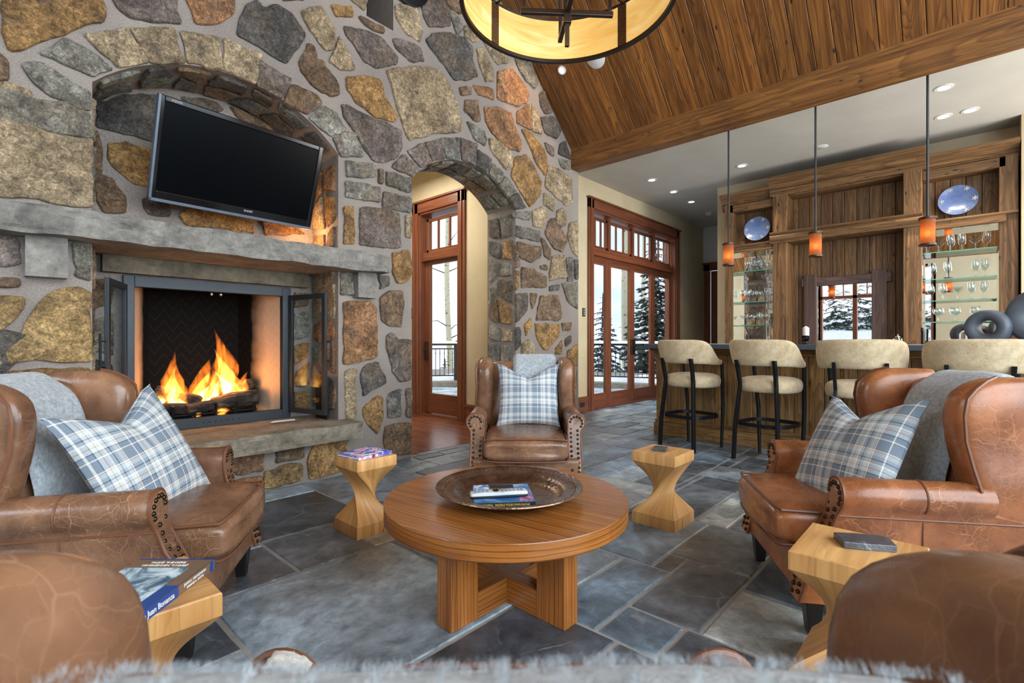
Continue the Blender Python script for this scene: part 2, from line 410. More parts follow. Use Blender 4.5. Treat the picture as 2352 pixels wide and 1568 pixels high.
M['black'] = plain('gloss_black', srgb(14, 15, 17), .12)
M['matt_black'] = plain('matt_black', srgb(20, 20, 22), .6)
M['white_plastic'] = plain('white_plastic', srgb(225, 225, 222), .4)
M['candle'] = plain('candle_wax', srgb(240, 236, 226), .5)
M['white_ink'] = plain('white_ink', srgb(236, 236, 232), .6)
M['grey_ink'] = plain('grey_ink', srgb(180, 184, 188), .5)
M['yellow_ink'] = plain('yellow_ink', srgb(226, 196, 70), .6)

# ================================================================== STONE WALL (y = 3.90), niche, arched passage
YW, YB = 3.90, 4.37
def gable(x): return 3.64 + .97*(5.37 - x) if x > 1.085 else 3.64 + .97*(x + 3.2)
def seg_arch(cx, half, spring, rise):
    Rr = (half*half + rise*rise)/(2*rise)
    return lambda x: spring + rise - (Rr - math.sqrt(max(Rr*Rr - min(abs(x-cx), half)**2, 0)))
NX0, NX1, PX0, PX1 = .47, 2.06, 2.80, 4.27
arch_n = seg_arch(1.265, .795, 2.67, .35)
arch_p = seg_arch(3.535, .735, 2.66, .33)
OPEN = [(NX0, NX1, lambda x: 0.0, arch_n), (PX0, PX1, lambda x: 0.0, arch_p),
        (2.325, 2.60, lambda x: 3.965 - .02*(x-2.3), lambda x: 5.3)]
wallm = MB()
xs = {-3.2, 1.085, 5.37, 5.53}
for a, b, lo, hi in OPEN:
    k = max(2, int((b-a)/.06)); xs |= {round(a + (b-a)*i/k, 5) for i in range(k+1)}
xs = sorted(xs)
def gtop(x): return gable(x) if x <= 5.37 else 3.67
for xa, xb in zip(xs, xs[1:]):
    xm = (xa+xb)/2
    act = sorted([o for o in OPEN if o[0] < xm < o[1]], key=lambda o: o[2](xm))
    lo = lambda x: 0.0
    for o in act + [None]:
        hi = o[2] if o else (gtop if xb <= 5.371 else (lambda x: 3.67))
        if hi(xm) - lo(xm) > .001:
            for Y, fl in ((YW, False), (YB, True)):
                q = [(xa, Y, lo(xa)), (xb, Y, lo(xb)), (xb, Y, hi(xb)), (xa, Y, hi(xa))]
                wallm.add(q[::-1] if fl else q, [(0, 1, 2, 3)])
        if o:
            wallm.add([(xa, YW, o[3](xa)), (xb, YW, o[3](xb)), (xb, YB, o[3](xb)), (xa, YB, o[3](xa))], [(0, 1, 2, 3)])
            if o[2](xm) > .01: wallm.add([(xa, YW, o[2](xa)), (xb, YW, o[2](xb)), (xb, YB, o[2](xb)), (xa, YB, o[2](xa))], [(3, 2, 1, 0)])
            lo = o[3]
for a, b, lo, hi in OPEN:
    for x in (a, b):
        wallm.add([(x, YW, lo(x)), (x, YB, lo(x)), (x, YB, hi(x)), (x, YW, hi(x))], [(0, 1, 2, 3)])
wallm.add([(5.53, YW, 0), (5.53, 4.44, 0), (5.53, 4.44, 3.67), (5.53, YW, 3.67)], [(0, 1, 2, 3)])
FBX0, FBX1, FBZ0, FBZ1 = .745, 1.785, .50, 1.50          # firebox mouth
for lo, hi in (((NX0, YB, 0), (FBX0, YB+.12, 3.05)), ((FBX1, YB, 0), (NX1, YB+.12, 3.05)), ((FBX0, YB, FBZ1), (FBX1, YB+.12, 3.05)), ((FBX0, YB, 0), (FBX1, YB+.12, FBZ0))):
    wallm.box(lo, hi)
north = struct(wallm.build('wall_north', M['mortar']))

SC = {k: tuple(min(c*1.32, .8) for c in srgb(*v)[:3]) + (1,) for k, v in dict(o=(172,134,86), b=(136,112,90), p=(124,112,104), g=(146,142,130), t=(178,158,128), d=(102,98,93), r=(168,124,88), y=(186,154,104), s=(122,121,115)).items()}
def stone(mb, pts, place, col, depth=.024, seed=0, fine=.035):
    rnd = random.Random(seed*7919 + 13)
    cx = sum(p[0] for p in pts)/len(pts); cy = sum(p[1] for p in pts)/len(pts)
    ch = []
    n = len(pts)
    for i in range(n):                                            # knock the corners off
        p, q = pts[i], pts[(i+1) % n]; L = math.hypot(q[0]-p[0], q[1]-p[1]); k = min(.2, .012/max(L, .01))
        ch += [(p[0]+(q[0]-p[0])*k, p[1]+(q[1]-p[1])*k), (q[0]-(q[0]-p[0])*k, q[1]-(q[1]-p[1])*k)]
    out = []
    for i in range(len(ch)):
        p, q = ch[i], ch[(i+1) % len(ch)]; L = math.hypot(q[0]-p[0], q[1]-p[1]); m = max(1, int(L/fine))
        for j in range(m):
            t = j/m; a = p[0]+(q[0]-p[0])*t; b = p[1]+(q[1]-p[1])*t
            nx, ny = (q[1]-p[1])/max(L, 1e-6), -(q[0]-p[0])/max(L, 1e-6)
            o = (noise.noise(Vector((a*9, b*9, seed*3.7))))*.016 + rnd.uniform(-.005, .005)
            if j == 0: o *= .4
            out.append((a+nx*o, b+ny*o))
    m = len(out); R = []
    for inset, dp in ((0, -.004), (.0015, depth*.75), (.007, depth), (.05, depth*1.1)):
        rr = []
        for a, b in out:
            dx, dy = cx-a, cy-b; L = math.hypot(dx, dy); k = min(inset/max(L, 1e-4), .45)
            A, B = a+dx*k, b+dy*k
            j = (noise.noise(Vector((A*7, B*7, seed*1.3))))*.014 if inset > .005 else 0
            rr.append(place(A, B, dp + j))
        R.append(rr)
    P = [p for r in R for p in r]; Fs = []
    for i in range(3):
        for k in range(m):
            l = (k+1) % m; Fs.append((i*m+k, i*m+l, (i+1)*m+l, (i+1)*m+k))
    Fs.append(tuple(3*m+k for k in range(m)))
    v = rnd.uniform(.88, 1.12)
    mb.add(P, Fs, None, (col[0]*v, col[1]*v, col[2]*v, 1), True)

CROP = dict(A=(0, 0), B=(780, 0), D=(0, 500), E=(780, 500)); CS = 2.936
ST = """
A o 0,0 690,0 715,60 700,160 560,180 330,270 150,350 60,350 20,250 0,220
A b -60,330 0,360 60,420 70,520 40,555 -60,560
A p 740,-20 1200,-20 1190,70 1225,165 1080,160 880,130 790,60
A r 1240,-20 1590,-20 1570,100 1520,140 1480,165 1310,165 1290,90
A d 1660,30 1730,0 1780,60 1860,30 1960,90 2060,240 2010,330 1930,435 1830,380 1740,320 1590,240 1600,160
A t 2020,75 2160,40 2210,120 2255,200 2260,310 2200,350 2150,300 2080,200
A o 2222,36 2366,42 2384,120 2260,120
A b 2070,290 2110,310 2130,400 2170,410 2280,580 2290,640 2230,660 2100,580 2020,480 2010,420
A t 2230,380 2281,241 2349,367 2393,470 2290,478 2208,420
A p 1890,-60 2040,-60 2050,8 1900,8
A g* 150,440 290,430 440,530 600,620 610,740 540,740 330,650 230,570
A g* 270,370 440,265 640,370 760,470 620,520 440,440
A t* 560,235 850,195 880,250 1000,420 800,462 690,370
A t* 875,195 1165,200 1190,300 1250,425 1010,425 930,290
A t* 1215,215 1480,260 1505,478 1262,430
A t* 1500,265 1760,370 1720,570 1512,480
A p* 1750,410 1960,540 1890,670 1730,580
A b* 1965,570 2130,640 2165,700 2070,775 1912,690
A g* 2180,720 2260,760 2330,880 2225,920 2080,800
A p* 2240,930 2349,890 2349,1020 2290,1050
A g* -60,610 120,620 330,690 440,690 600,770 615,930 420,910 150,830 -60,800
A t* -60,815 200,850 330,910 440,930 610,950 618,1390 400,1370 180,1330 -60,1310
B p 540,20 590,-40 690,-40 740,110 745,180 600,185 560,120
B t 362,40 400,30 505,44 530,110 560,220 540,290 440,230 375,120
B t 40,-30 190,-30 165,80 90,20
B b 120,110 200,140 300,190 300,230 220,210 150,160
B p 20,180 130,195 270,250 390,390 385,440 240,465 160,420 90,300 40,250
B p 350,265 400,265 500,300 545,330 570,420 470,420 370,320
B d 575,270 620,225 720,220 830,250 890,320 900,430 930,520 850,550 770,545 700,440 610,330
B t 0,290 50,380 90,470 0,480
B o 40,520 160,510 270,540 300,640 350,730 390,790 370,825 240,800 100,690 40,600
B t 310,480 440,455 580,450 660,470 730,560 760,640 790,700 825,870 780,900 660,900 560,930 470,955 430,880 380,720 350,620
B p 0,705 45,705 150,770 300,820 410,890 420,990 390,1060 320,1095 220,1090 160,1010 100,900 20,790
B b 800,590 880,585 890,640 810,645
B r 890,575 1000,590 1030,610 1035,680 930,645
B t 920,330 960,320 1000,400 1030,470 1035,555 980,560 940,450
B t 960,270 1050,290 1110,350 1130,430 1060,440 1010,370
B r 1060,480 1160,465 1220,540 1270,640 1260,700 1190,720 1060,670 1055,590
B b 840,670 930,670 945,820 900,815 835,750
B r 970,720 1050,720 1150,760 1180,860 1220,960 1210,1030 1120,1000 1020,900 975,810
B r 1190,750 1270,700 1290,760 1290,880 1190,830
B g 850,820 970,880 990,940 975,990 900,940
B t 1000,930 1070,950 1160,1040 1160,1130 1120,1150 1010,1010
B o 1220,870 1290,900 1370,1000 1395,1080 1380,1190 1320,1100 1290,1020
B o 1180,1060 1260,1040 1310,1130 1355,1230 1350,1320 1280,1400 1220,1310 1150,1180
B g 1150,330 1280,400 1335,560 1310,600 1250,550 1190,440
B p 1340,640 1370,610 1430,760 1380,770 1350,720
B d 1350,790 1440,790 1490,880 1460,940 1380,900
B p 1375,960 1440,1000 1440,1060 1400,1030
B d 1480,970 1520,950 1555,1080 1470,1040
B t 1290,690 1330,760 1360,910 1295,890
B g 1470,1070 1550,1090 1555,1150 1490,1130
B t 1400,1110 1490,1150 1560,1200 1565,1370 1520,1390 1380,1260
B t 1370,1300 1440,1330 1440,1430 1370,1380
B t 1290,1420 1360,1390 1400,1430 1370,1530 1300,1530
B t 1460,1420 1500,1400 1530,1470 1490,1540 1455,1500
B g 700,40 800,110 830,200 790,260 760,160
B t 830,180 900,160 970,260 900,290 840,250
B b 700,-20 790,10 835,90 800,100 720,40
B p* 350,1130 430,1040 530,1140 490,1195
B p* 455,1020 560,970 615,1095 545,1132
B p* 568,962 670,938 708,1072 622,1090
B s* 680,938 795,932 808,1075 716,1070
B p* 808,932 920,970 912,1112 818,1076
B d* 928,1010 1020,1080 990,1165 918,1116
B g* 1028,1100 1110,1180 1060,1240 1002,1172
B g* 1115,1190 1190,1290 1132,1330 1068,1252
B d* 1195,1300 1250,1400 1182,1410 1142,1335
B p 250,1135 290,1140 290,1250 255,1240
B s 305,1150 478,1200 478,1300 310,1250
B g 30,1080 240,1110 240,1200 40,1200
B g 0,900 100,890 160,1060 0,1060
B g 30,1220 270,1260 270,1370 30,1330
B s 290,1290 478,1330 478,1440 282,1400
B o 25,1390 90,1390 95,1650 20,1650
B p 130,1400 300,1400 400,1440 412,1670 350,1680 130,1655
B t 440,1450 478,1450 478,1610 440,1600
E o 350,230 460,220 478,310 478,400 440,440 380,440 350,370
E b 265,540 330,490 420,490 430,580 415,740 330,735 280,690
E r 20,565 200,560 245,600 250,800 250,930 120,980 20,990
E p 310,790 350,770 390,820 478,820 478,1090 400,1105 350,1040 310,880
E d 135,1060 160,1000 250,965 290,1040 310,1110 240,1150 150,1210
E t 30,1030 110,1010 105,1350 40,1360
E o 150,1280 250,1190 290,1200 285,1350 250,1460 190,1400 150,1330
E s 320,1190 410,1150 410,1340 320,1350 320,1270
E p 440,1150 478,1140 478,1350 440,1340
E b 300,1400 400,1380 478,1380 478,1590 310,1600 290,1470
E s 255,385 335,395 330,460 265,490
E g 0,370 95,360 90,525 0,520
E s 1185,50 1345,90 1345,165 1185,130
E b 1190,160 1355,195 1350,270 1290,305 1220,280 1190,230
E b 1350,130 1420,210 1415,290 1375,260
E b 1400,30 1430,0 1500,90 1530,150 1500,235 1440,210 1380,110
E t 1540,40 1600,20 1600,270 1560,220 1530,120
E b 1220,330 1300,340 1390,400 1390,470 1220,475
E t 1430,255 1510,250 1530,400 1410,430 1410,350
E b 1345,320 1395,320 1395,355 1350,350
E d 1182,510 1260,505 1260,620 1200,700 1182,710
E b 1280,505 1330,510 1310,590 1295,620 1280,570
E b 1350,525 1470,520 1495,650 1480,690 1320,690 1330,610
E g 1490,440 1600,430 1600,620 1530,560
E d 1410,460 1475,450 1470,490 1410,495
E o 1240,720 1285,670 1285,740 1250,800
E o 1310,710 1480,720 1480,790 1400,890 1370,890 1320,800
E b 1490,710 1560,700 1555,760 1500,765
E d 1515,820 1555,790 1555,840 1520,870
E t 1220,850 1270,815 1310,860 1320,920 1220,920
E d 1182,740 1210,735 1215,850 1182,900
E o 1450,880 1495,820 1490,920 1450,920
E o 1530,900 1600,850 1600,1000 1510,1000
E s 1525,270 1565,265 1568,430 1530,430
E d 1577,280 1602,280 1602,420 1582,415
E t 1290,0 1400,0 1370,60 1300,40
E t 1440,0 1530,0 1525,50 1490,65
E g 1160,-40 1285,-40 1280,20 1165,0
E b 1182,180 1200,240 1210,330 1182,340
E o 1182,350 1205,360 1200,480 1182,490
E b 1190,950 1300,960 1310,1080 1200,1090
E g 1330,960 1440,960 1430,1110 1335,1100
E o 1460,970 1590,1020 1590,1150 1470,1130
E d 1190,1120 1330,1110 1340,1260 1190,1270
E t 1360,1140 1590,1180 1590,1330 1380,1290
D y 440,470 520,460 615,500 622,970 440,980 250,960 60,985 30,910 130,830 160,720 200,650 300,520
D p -60,110 80,105 140,160 140,320 -60,330
D y -60,520 170,530 170,600 60,720 -60,800
D g 485,165 612,155 618,430 500,400
D b -60,400 140,405 145,465 -60,470
D t -60,840 0,900 20,1000 -60,1000
D o 60,1030 300,1010 610,1010 615,1180 300,1190 60,1180
D b 60,1240 300,1220 610,1220 615,1400 60,1400
""".strip().split('\n')
facing = MB(); sd = 1
fy = lambda a, b, d: Vector((a, YW - d, b))
for line in ST:
    k, c, *pp = line.split(); ox, oy = CROP[k]
    pts = []
    for p in pp:
        x, y = p.split(','); q = on_y(ox + float(x)/CS, oy + float(y)/CS, YW); pts.append((q.x, q.z))
    if c.endswith('*'):
        mx, mz = sum(p[0] for p in pts)/len(pts), sum(p[1] for p in pts)/len(pts); pts = [(mx + (x-mx)*1.05, mz + (z-mz)*1.05) for x, z in pts]
    stone(facing, pts[::-1], fy, SC[c[0]], .026, sd); sd += 1
def rubble(x0, x1, z0, z1, place, sx, sz, gap=.022, keys='obptgdrs', skip=None):
    """jittered random stones over a rectangle"""
    global sd
    nz_ = max(1, round((z1-z0)/sz)); nx_ = max(1, round((x1-x0)/sx))
    J = {}
    for i in range(nx_+1):
        for j in range(nz_+1):
            jx = 0 if i in (0, nx_) else random.uniform(-.26, .26)*(x1-x0)/nx_
            jz = 0 if j in (0, nz_) else random.uniform(-.26, .26)*(z1-z0)/nz_
            J[i, j] = (x0 + (x1-x0)*i/nx_ + jx, z0 + (z1-z0)*j/nz_ + jz)
    for i in range(nx_):
        for j in range(nz_):
            q = [J[i, j], J[i+1, j], J[i+1, j+1], J[i, j+1]]
            cx = sum(p[0] for p in q)/4; cz = sum(p[1] for p in q)/4
            if skip and skip(cx, cz): continue
            q = [(p[0] + (cx-p[0])*gap/max(math.hypot(cx-p[0], cz-p[1]), .02)*1.5, p[1] + (cz-p[1])*gap/max(math.hypot(cx-p[0], cz-p[1]), .02)*1.5) for p in q]
            stone(facing, q, place, SC[random.choice(keys)], .022, sd); sd += 1
# jamb and arch faces of the passage, of the niche, the niche back and the hidden stretches
jamb = lambda x, s: (lambda a, b, d: Vector((x + s*d, a, b)))
rubble(3.93, 4.35, .02, 2.62, jamb(PX1, -1), .24, .27, keys='gdsbtog')
rubble(3.93, 4.35, .02, 2.62, jamb(PX0, 1), .24, .3, keys='gdsbt')
rubble(3.93, 4.35, .5, 2.62, jamb(NX1, -1), .24, .27, keys='obrgt')
rubble(3.93, 4.35, .5, 2.62, jamb(NX0, 1), .24, .3, keys='gdsbt')
def soffit(cx, half, fn):
    def pl(a, b, d):
        x = cx + a; e = 1e-3
        t = Vector((2*e, 0, fn(x+e) - fn(x-e))); t.normalize()
        nrm = Vector((t.z, 0, -t.x))
        return Vector((x, b, fn(x))) + nrm*d
    rubble(-half+.02, half-.02, 3.93, 4.35, pl, .21, .22, keys='gdsbsg')
soffit(1.265, .795, arch_n); soffit(3.535, .735, arch_p)
NB = """
A d 640,720 760,660 900,640 1060,640 1040,960 900,920 720,880 640,860
A o 720,960 860,950 900,980 1040,1000 1040,1270 900,1240 760,1130 715,1060
A b 625,890 660,880 690,1000 690,1150 640,1300 625,1100
A b 640,1170 760,1200 850,1330 850,1440 700,1440 640,1350
A d 950,1330 1130,1360 1150,1460 1000,1450 960,1390
A o 1200,1450 1280,1400 1700,1500 1720,1580 1250,1520
A d 1220,650 1450,680 1510,740 1480,760 1230,690
A b 1540,715 1700,770 1850,870 1780,890 1600,800
A r 1760,1490 2000,1530 2060,1580 1780,1590
A g 1100,700 1500,790 1600,900 1500,1300 1150,1300
A r 1640,930 1900,960 2030,1050 2040,1250 1960,1480 1650,1440 1560,1300
""".strip().split('\n')
nb = lambda a, b, d: Vector((a, YB - d, b))
for line in NB:
    k, c, *pp = line.split(); pts = []
    for p in pp:
        x, y = p.split(','); q = on_y(float(x)/CS, float(y)/CS, YB); pts.append((min(max(q.x, NX0+.02), NX1-.02), q.z))
    stone(facing, pts[::-1], nb, SC[c], .02, sd); sd += 1
rubble(NX0+.02, FBX0-.09, .46, 1.56, nb, .16, .26, keys='gdsb')
rubble(FBX1+.08, NX1-.02, .46, 1.56, nb, .18, .24, keys='gotb')
rubble(-.05, .4, .02, .48, fy, .3, .3)
def untraced(x, z):
    d = FX*x + FY*YW; u = CU + FPX*(RX*x + RY*YW)/max(d, .1); v = CV - (z - EYE)*FPX/max(d, .1)
    seen = d > .1 and u > -62 and v > -75
    return seen or z > gtop(x) - .28 or (2.1 < x < 2.8 and z < 5.55) or (x < .45 and x > -.1 and z < .55)
rubble(-3.15, 5.2, .05, 7.3, fy, .42, .36, keys='tobptgdb', skip=untraced)
lv = MB(); lv.box((2.30, YB-.02, 3.9), (2.63, YB+.05, 5.35)); lv.build('recess_shade', M['matt_black'], north)  # black panel stands in for the deep shade inside the recess
facing.build('stone_facing', M['stone'], north, sharp=24)

# hearth: slab, riser; mantel; corbels; lintel (each a big single stone)
def rough_block(name, lo, hi, mat, front=True, amp=.02, step=.05, col=(1,1,1,1), seed=3):
    mb = MB(); nx = max(2, int((hi[0]-lo[0])/step)); nz_ = max(2, int((hi[2]-lo[2])/(step*.7)))
    def f(u, v):
        x = lo[0]+(hi[0]-lo[0])*u; z = lo[2]+(hi[2]-lo[2])*v
        e = noise.fractal(Vector((x*6, z*9, seed)), .8, 2.1, 4)*amp
        e2 = noise.noise(Vector((x*4, v*1.0, seed+9)))*amp*.5*(1 if v in (0, 1) else 0)
        return (x, lo[1] + e + amp, z + e2)
    mb.grid(f, nx, nz_, col=col)
    tz = [f(i/nx, 1) for i in range(nx+1)]; bz = [f(i/nx, 0) for i in range(nx+1)]
    for edge, fl in ((tz, False), (bz, True)):
        P = edge + [(x, hi[1], (hi[2] if not fl else lo[2])) for x, _, _ in edge]; n = nx+1
        mb.add(P, [((i, i+1, n+i+1, n+i) if not fl else (n+i, n+i+1, i+1, i)) for i in range(nx)], None, col, False)
    for u in (0, 1):
        e = [f(u, j/nz_) for j in range(nz_+1)]; P = e + [(p[0], hi[1], p[2]) for p in e]; n = nz_+1
        mb.add(P, [((i, n+i, n+i+1, i+1) if u == 1 else (i+1, n+i+1, n+i, i)) for i in range(nz_)], None, col, False)
    return mb.build(name, mat, weld=True, sharp=16)
def big_stone(name, base):
    t = NT(name); co = t.coord(); n = t.noise(co, 4, 8, .68, .4); n2 = t.noise(co, 26, 6, .7)
    c = t.mix(t.ramp(n, [(.36, 0), (.62, 1)]), tuple(k*.5 for k in base[:3]), base)
    c = t.mix(1.0, c, t.ramp(n2, [(.3, .7), (.7, 1.25)]), 'MULTIPLY')
    t.bsdf(Base_Color=c, Roughness=.75, Normal=t.bump(t.math('ADD', n, t.math('MULTIPLY', n2, .5)), .9, .03), Specular_IOR_Level=.3); return t.done()
M['mantel'] = big_stone('grey_mantel_stone', srgb(150, 146, 138)); M['hearth'] = big_stone('hearth_stone', srgb(154, 144, 126)); M['lintel'] = big_stone('lintel_stone', srgb(134, 124, 106))
tag(rough_block('stone_mantel', (.02, 3.66, 1.69), (2.43, YB, 1.845), M['mantel'], amp=.034, step=.022), 'long rough grey stone mantel shelf above the fireplace', 'mantel')
tag(rough_block('hearth_slab', (.42, 3.62, .315), (2.14, YB-.0, .44), M['hearth'], amp=.026, step=.022, seed=8), 'thick raised stone hearth slab in front of the fire', 'hearth')
riser = MB(); riser.box((.30, 3.80, 0), (2.10, YB, .315)); ro = struct(riser.build('trim_1', M['mortar']))
old = facing; facing = MB()
rubble(.34, 1.45, .01, .31, lambda a, b, d: Vector((a, 3.80 - d, b)), .3, .16, keys='oybrt')
for pts, c in (([(1.42,.02),(1.70,.03),(1.71,.15),(1.62,.18),(1.42,.15)], 'y'), ([(1.50,.19),(1.72,.2),(1.72,.3),(1.50,.3)], 'b'), ([(1.76,.02),(2.07,.03),(2.08,.30),(1.80,.31),(1.74,.16)], 'o')):
    stone(facing, pts, lambda a, b, d: Vector((a, 3.80 - d, b)), SC[c], .024, sd); sd += 1
facing.build('stone_facing', M['stone'], ro, sharp=24); facing = old
lint = rough_block('stone_lintel', (.57, 4.28, 1.575), (1.985, YB, 1.80), M['lintel'], amp=.006, step=.05, seed=5)
tag(lint, 'brown grey stone lintel set below the mantel over the firebox', 'lintel')
for (u0, u1, v0, v1), lab in (((58, 156, 535, 632), 'square grey corbel stone under the left end of the mantel'), ((824, 866, 618, 682), 'small grey corbel stone under the right end of the mantel')):
    a = on_y(u0, v1, 3.80); b = on_y(u1, v0, 3.80)
    c = rough_block('corbel_stone', (a.x, 3.80, a.z), (b.x, YW, 1.70), M['mantel'], amp=.004, step=.05, seed=7); tag(c, lab, 'corbel')

# ------------------------------------------------------------------ firebox lining
def brick_mat():
    t = NT('firebrick_herringbone'); co = t.coord('UV'); sp = t.n('SeparateXYZ', {'Vector': co})
    # two interleaved diagonal brick fields make the zigzag
    a = t.math('FRACT', t.math('MULTIPLY', sp.outputs[0], 8.0)); tri = t.math('ABSOLUTE', t.math('SUBTRACT', a, .5))
    z = t.math('FRACT', t.math('ADD', t.math('MULTIPLY', sp.outputs[1], 11.0), t.math('MULTIPLY', tri, 2.0)))
    l1 = t.ramp(z, [(0, 1), (.05, 0), (.95, 0), (1, 1)]); l2 = t.ramp(tri, [(0, 1), (.03, 0), (.47, 0), (.5, 1)])
    ob = t.coord('Object'); so = t.n('SeparateXYZ', {'Vector': ob})
    soot = t.ramp(t.math('ADD', t.math('MULTIPLY', t.math('SUBTRACT', so.outputs[1], 4.37), 2.3), t.math('MULTIPLY', t.noise(ob, 5, 4), .35)), [(.55, 0), (.95, 1)])
    c = t.mix(soot, srgb(176, 154, 132), srgb(7, 6, 6)); c = t.mix(t.math('MULTIPLY', l1, t.math('SUBTRACT', .55, t.math('MULTIPLY', soot, .47))), c, srgb(120, 110, 100))
    t.bsdf(Base_Color=c, Roughness=.85, Specular_IOR_Level=.15, Normal=t.bump(l1, -.3, .004)); return t.done()
M['brick'] = brick_mat()
fb = MB(); bx0, bx1, by = .93, 1.60, 4.86
def q4(a, b, c, d):
    w_ = math.dist(a[:2], b[:2]); fb.add([a, b, c, d], [(0, 1, 2, 3)], [[(0, a[2]), (w_, b[2]), (w_, c[2]), (0, d[2])]])
q4((FBX1, YB+.0, .45), (bx1, by, .45), (bx1, by, 1.7), (FBX1, YB, 1.7))
q4((bx0, by, .45), (FBX0, YB, .45), (FBX0, YB, 1.7), (bx0, by, 1.7))
q4((bx1, by, .45), (bx0, by, .45), (bx0, by, 1.7), (bx1, by, 1.7))
q4((FBX0, YB, .45), (bx0, by, .45), (bx1, by, .45), (FBX1, YB, .45))
q4((FBX0, YB, 1.7), (FBX1, YB, 1.7), (bx1, by, 1.7), (bx0, by, 1.7))
struct(fb.build('firebox_wall', M['brick']))
wallbox0 = MB()
for lo, hi in (((.55, YB+.12, 0), (.70, 5.1, 3.1)), ((1.83, YB+.12, 0), (1.98, 5.1, 3.1)), ((.55, 4.95, 0), (1.98, 5.1, 3.1)), ((.55, YB+.12, 1.75), (1.98, 5.1, 3.1))): wallbox0.box(lo, hi)
struct(wallbox0.build('wall_chimney', M['mortar']))

# ================================================================== FLOOR
traced = [(.66,1.56,1.41,2.33,'L'),(1.03,1.46,2.33,2.83,'D'),(1.46,1.9,2.33,2.52,'G'),(1.03,1.69,2.84,3.57,'K'),(.4,1.7,3.57,3.80,'L'),(1.71,2.5,3.0,3.85,'M'),
 (.5,1.03,2.33,2.8,'D'),(.15,.66,1.9,2.33,'D'),(.15,.66,1.3,1.9,'L'),(.8,1.58,.95,1.40,'K'),(1.59,1.85,.82,1.02,'B'),(1.35,1.58,.55,.94,'K'),(1.59,1.84,.25,.81,'K'),
 (1.59,2.23,1.03,1.28,'B'),(1.58,2.23,1.29,1.62,'M'),(2.24,2.46,1.06,1.16,'K'),(1.86,2.45,.74,1.04,'D'),(1.86,2.27,.40,.73,'G'),(2.28,2.9,.48,.73,'K'),
 (2.47,3.0,.75,1.15,'D'),(2.24,3.0,1.17,1.62,'B'),(3.01,3.6,1.04,1.25,'G'),(3.02,3.75,1.27,1.62,'D'),(1.58,2.3,1.64,2.2,'B'),(1.71,2.3,2.2,2.98,'M')]
TC = {k: (v[0]*1.18, v[1]*1.24, v[2]*1.3, 1) for k, v in dict(L=srgb(140,152,158), D=srgb(88,93,97), K=srgb(66,71,76), M=srgb(116,123,127), B=srgb(100,115,125), G=srgb(148,150,144)).items()}
FX0, FX1, FY0, FY1 = -3.2, 11.2, -3.5, 4.5; g = .05
gw, gh = int(round((FX1-FX0)/g)), int(round((FY1-FY0)/g)); occ = [[False]*gh for _ in range(gw)]
tiles = []
def mark(x0, x1, y0, y1):
    for i in range(max(0, int(round((x0-FX0)/g))), min(gw, int(round((x1-FX0)/g)))):
        for j in range(max(0, int(round((y0-FY0)/g))), min(gh, int(round((y1-FY0)/g)))): occ[i][j] = True
snap = lambda a: round(round(a/g)*g, 4)
traced = [tuple(snap(k) for k in t[:4]) + (t[4],) for t in traced]
for t in traced: tiles.append(t); mark(*t[:4])
rnd = random.Random(5)
for i in range(gw):
    for j in range(gh):
        if occ[i][j]: continue
        W = rnd.choice([6, 8, 9, 11, 13, 16]); H = rnd.choice([5, 6, 8, 9, 11]); w_ = 0
        while w_ < W and i+w_ < gw and not occ[i+w_][j]: w_ += 1
        h_ = 0
        while h_ < H and j+h_ < gh and not any(occ[i+k][j+h_] for k in range(w_)): h_ += 1
        x0, y0 = FX0+i*g, FY0+j*g; x1, y1 = x0+w_*g, y0+h_*g
        mark(x0, x1, y0, y1); tiles.append((x0, x1, y0, y1, rnd.choice('LDDKKMMBBBG')))
def absorb(ts):
    """hand leftover slivers to the tiles they border"""
    ts = [list(t) for t in ts]; E = 1e-3; changed = True; passes = 0
    while changed and passes < 4:
        changed = False; passes += 1
        for s_ in [t for t in ts if min(t[1]-t[0], t[3]-t[2]) < .13]:
            if s_ not in ts: continue
            a = 0 if (s_[1]-s_[0]) >= (s_[3]-s_[2]) else 2; b = 2 - a            # a: long axis, b: short axis
            for side in (0, 1):
                nb_ = [t for t in ts if t is not s_ and abs(t[b+1-side] - s_[b+side]) < E and t[a] >= s_[a]-E and t[a+1] <= s_[a+1]+E]
                if not nb_: continue
                lo = s_[a]; rest = []
                for t in sorted(nb_, key=lambda t: t[a]):
                    if t[a] - lo > E: rest.append((lo, t[a]))
                    t[b+1-side] = s_[b+1-side]; lo = t[a+1]
                if s_[a+1] - lo > E: rest.append((lo, s_[a+1]))
                ts.remove(s_); changed = True
                for p0, p1 in rest:
                    q = list(s_); q[a] = p0; q[a+1] = p1; ts.append(q)
                break
    return ts
tiles = absorb([tuple(snap(k) for k in t[:4]) + (t[4],) for t in tiles])
fl = MB(); fl.add([(FX0, FY0, -.006), (FX1, FY0, -.006), (FX1, FY1, -.006), (FX0, FY1, -.006)], [(0, 1, 2, 3)])
floor = struct(fl.build('floor', M['grout'])); tl = MB()
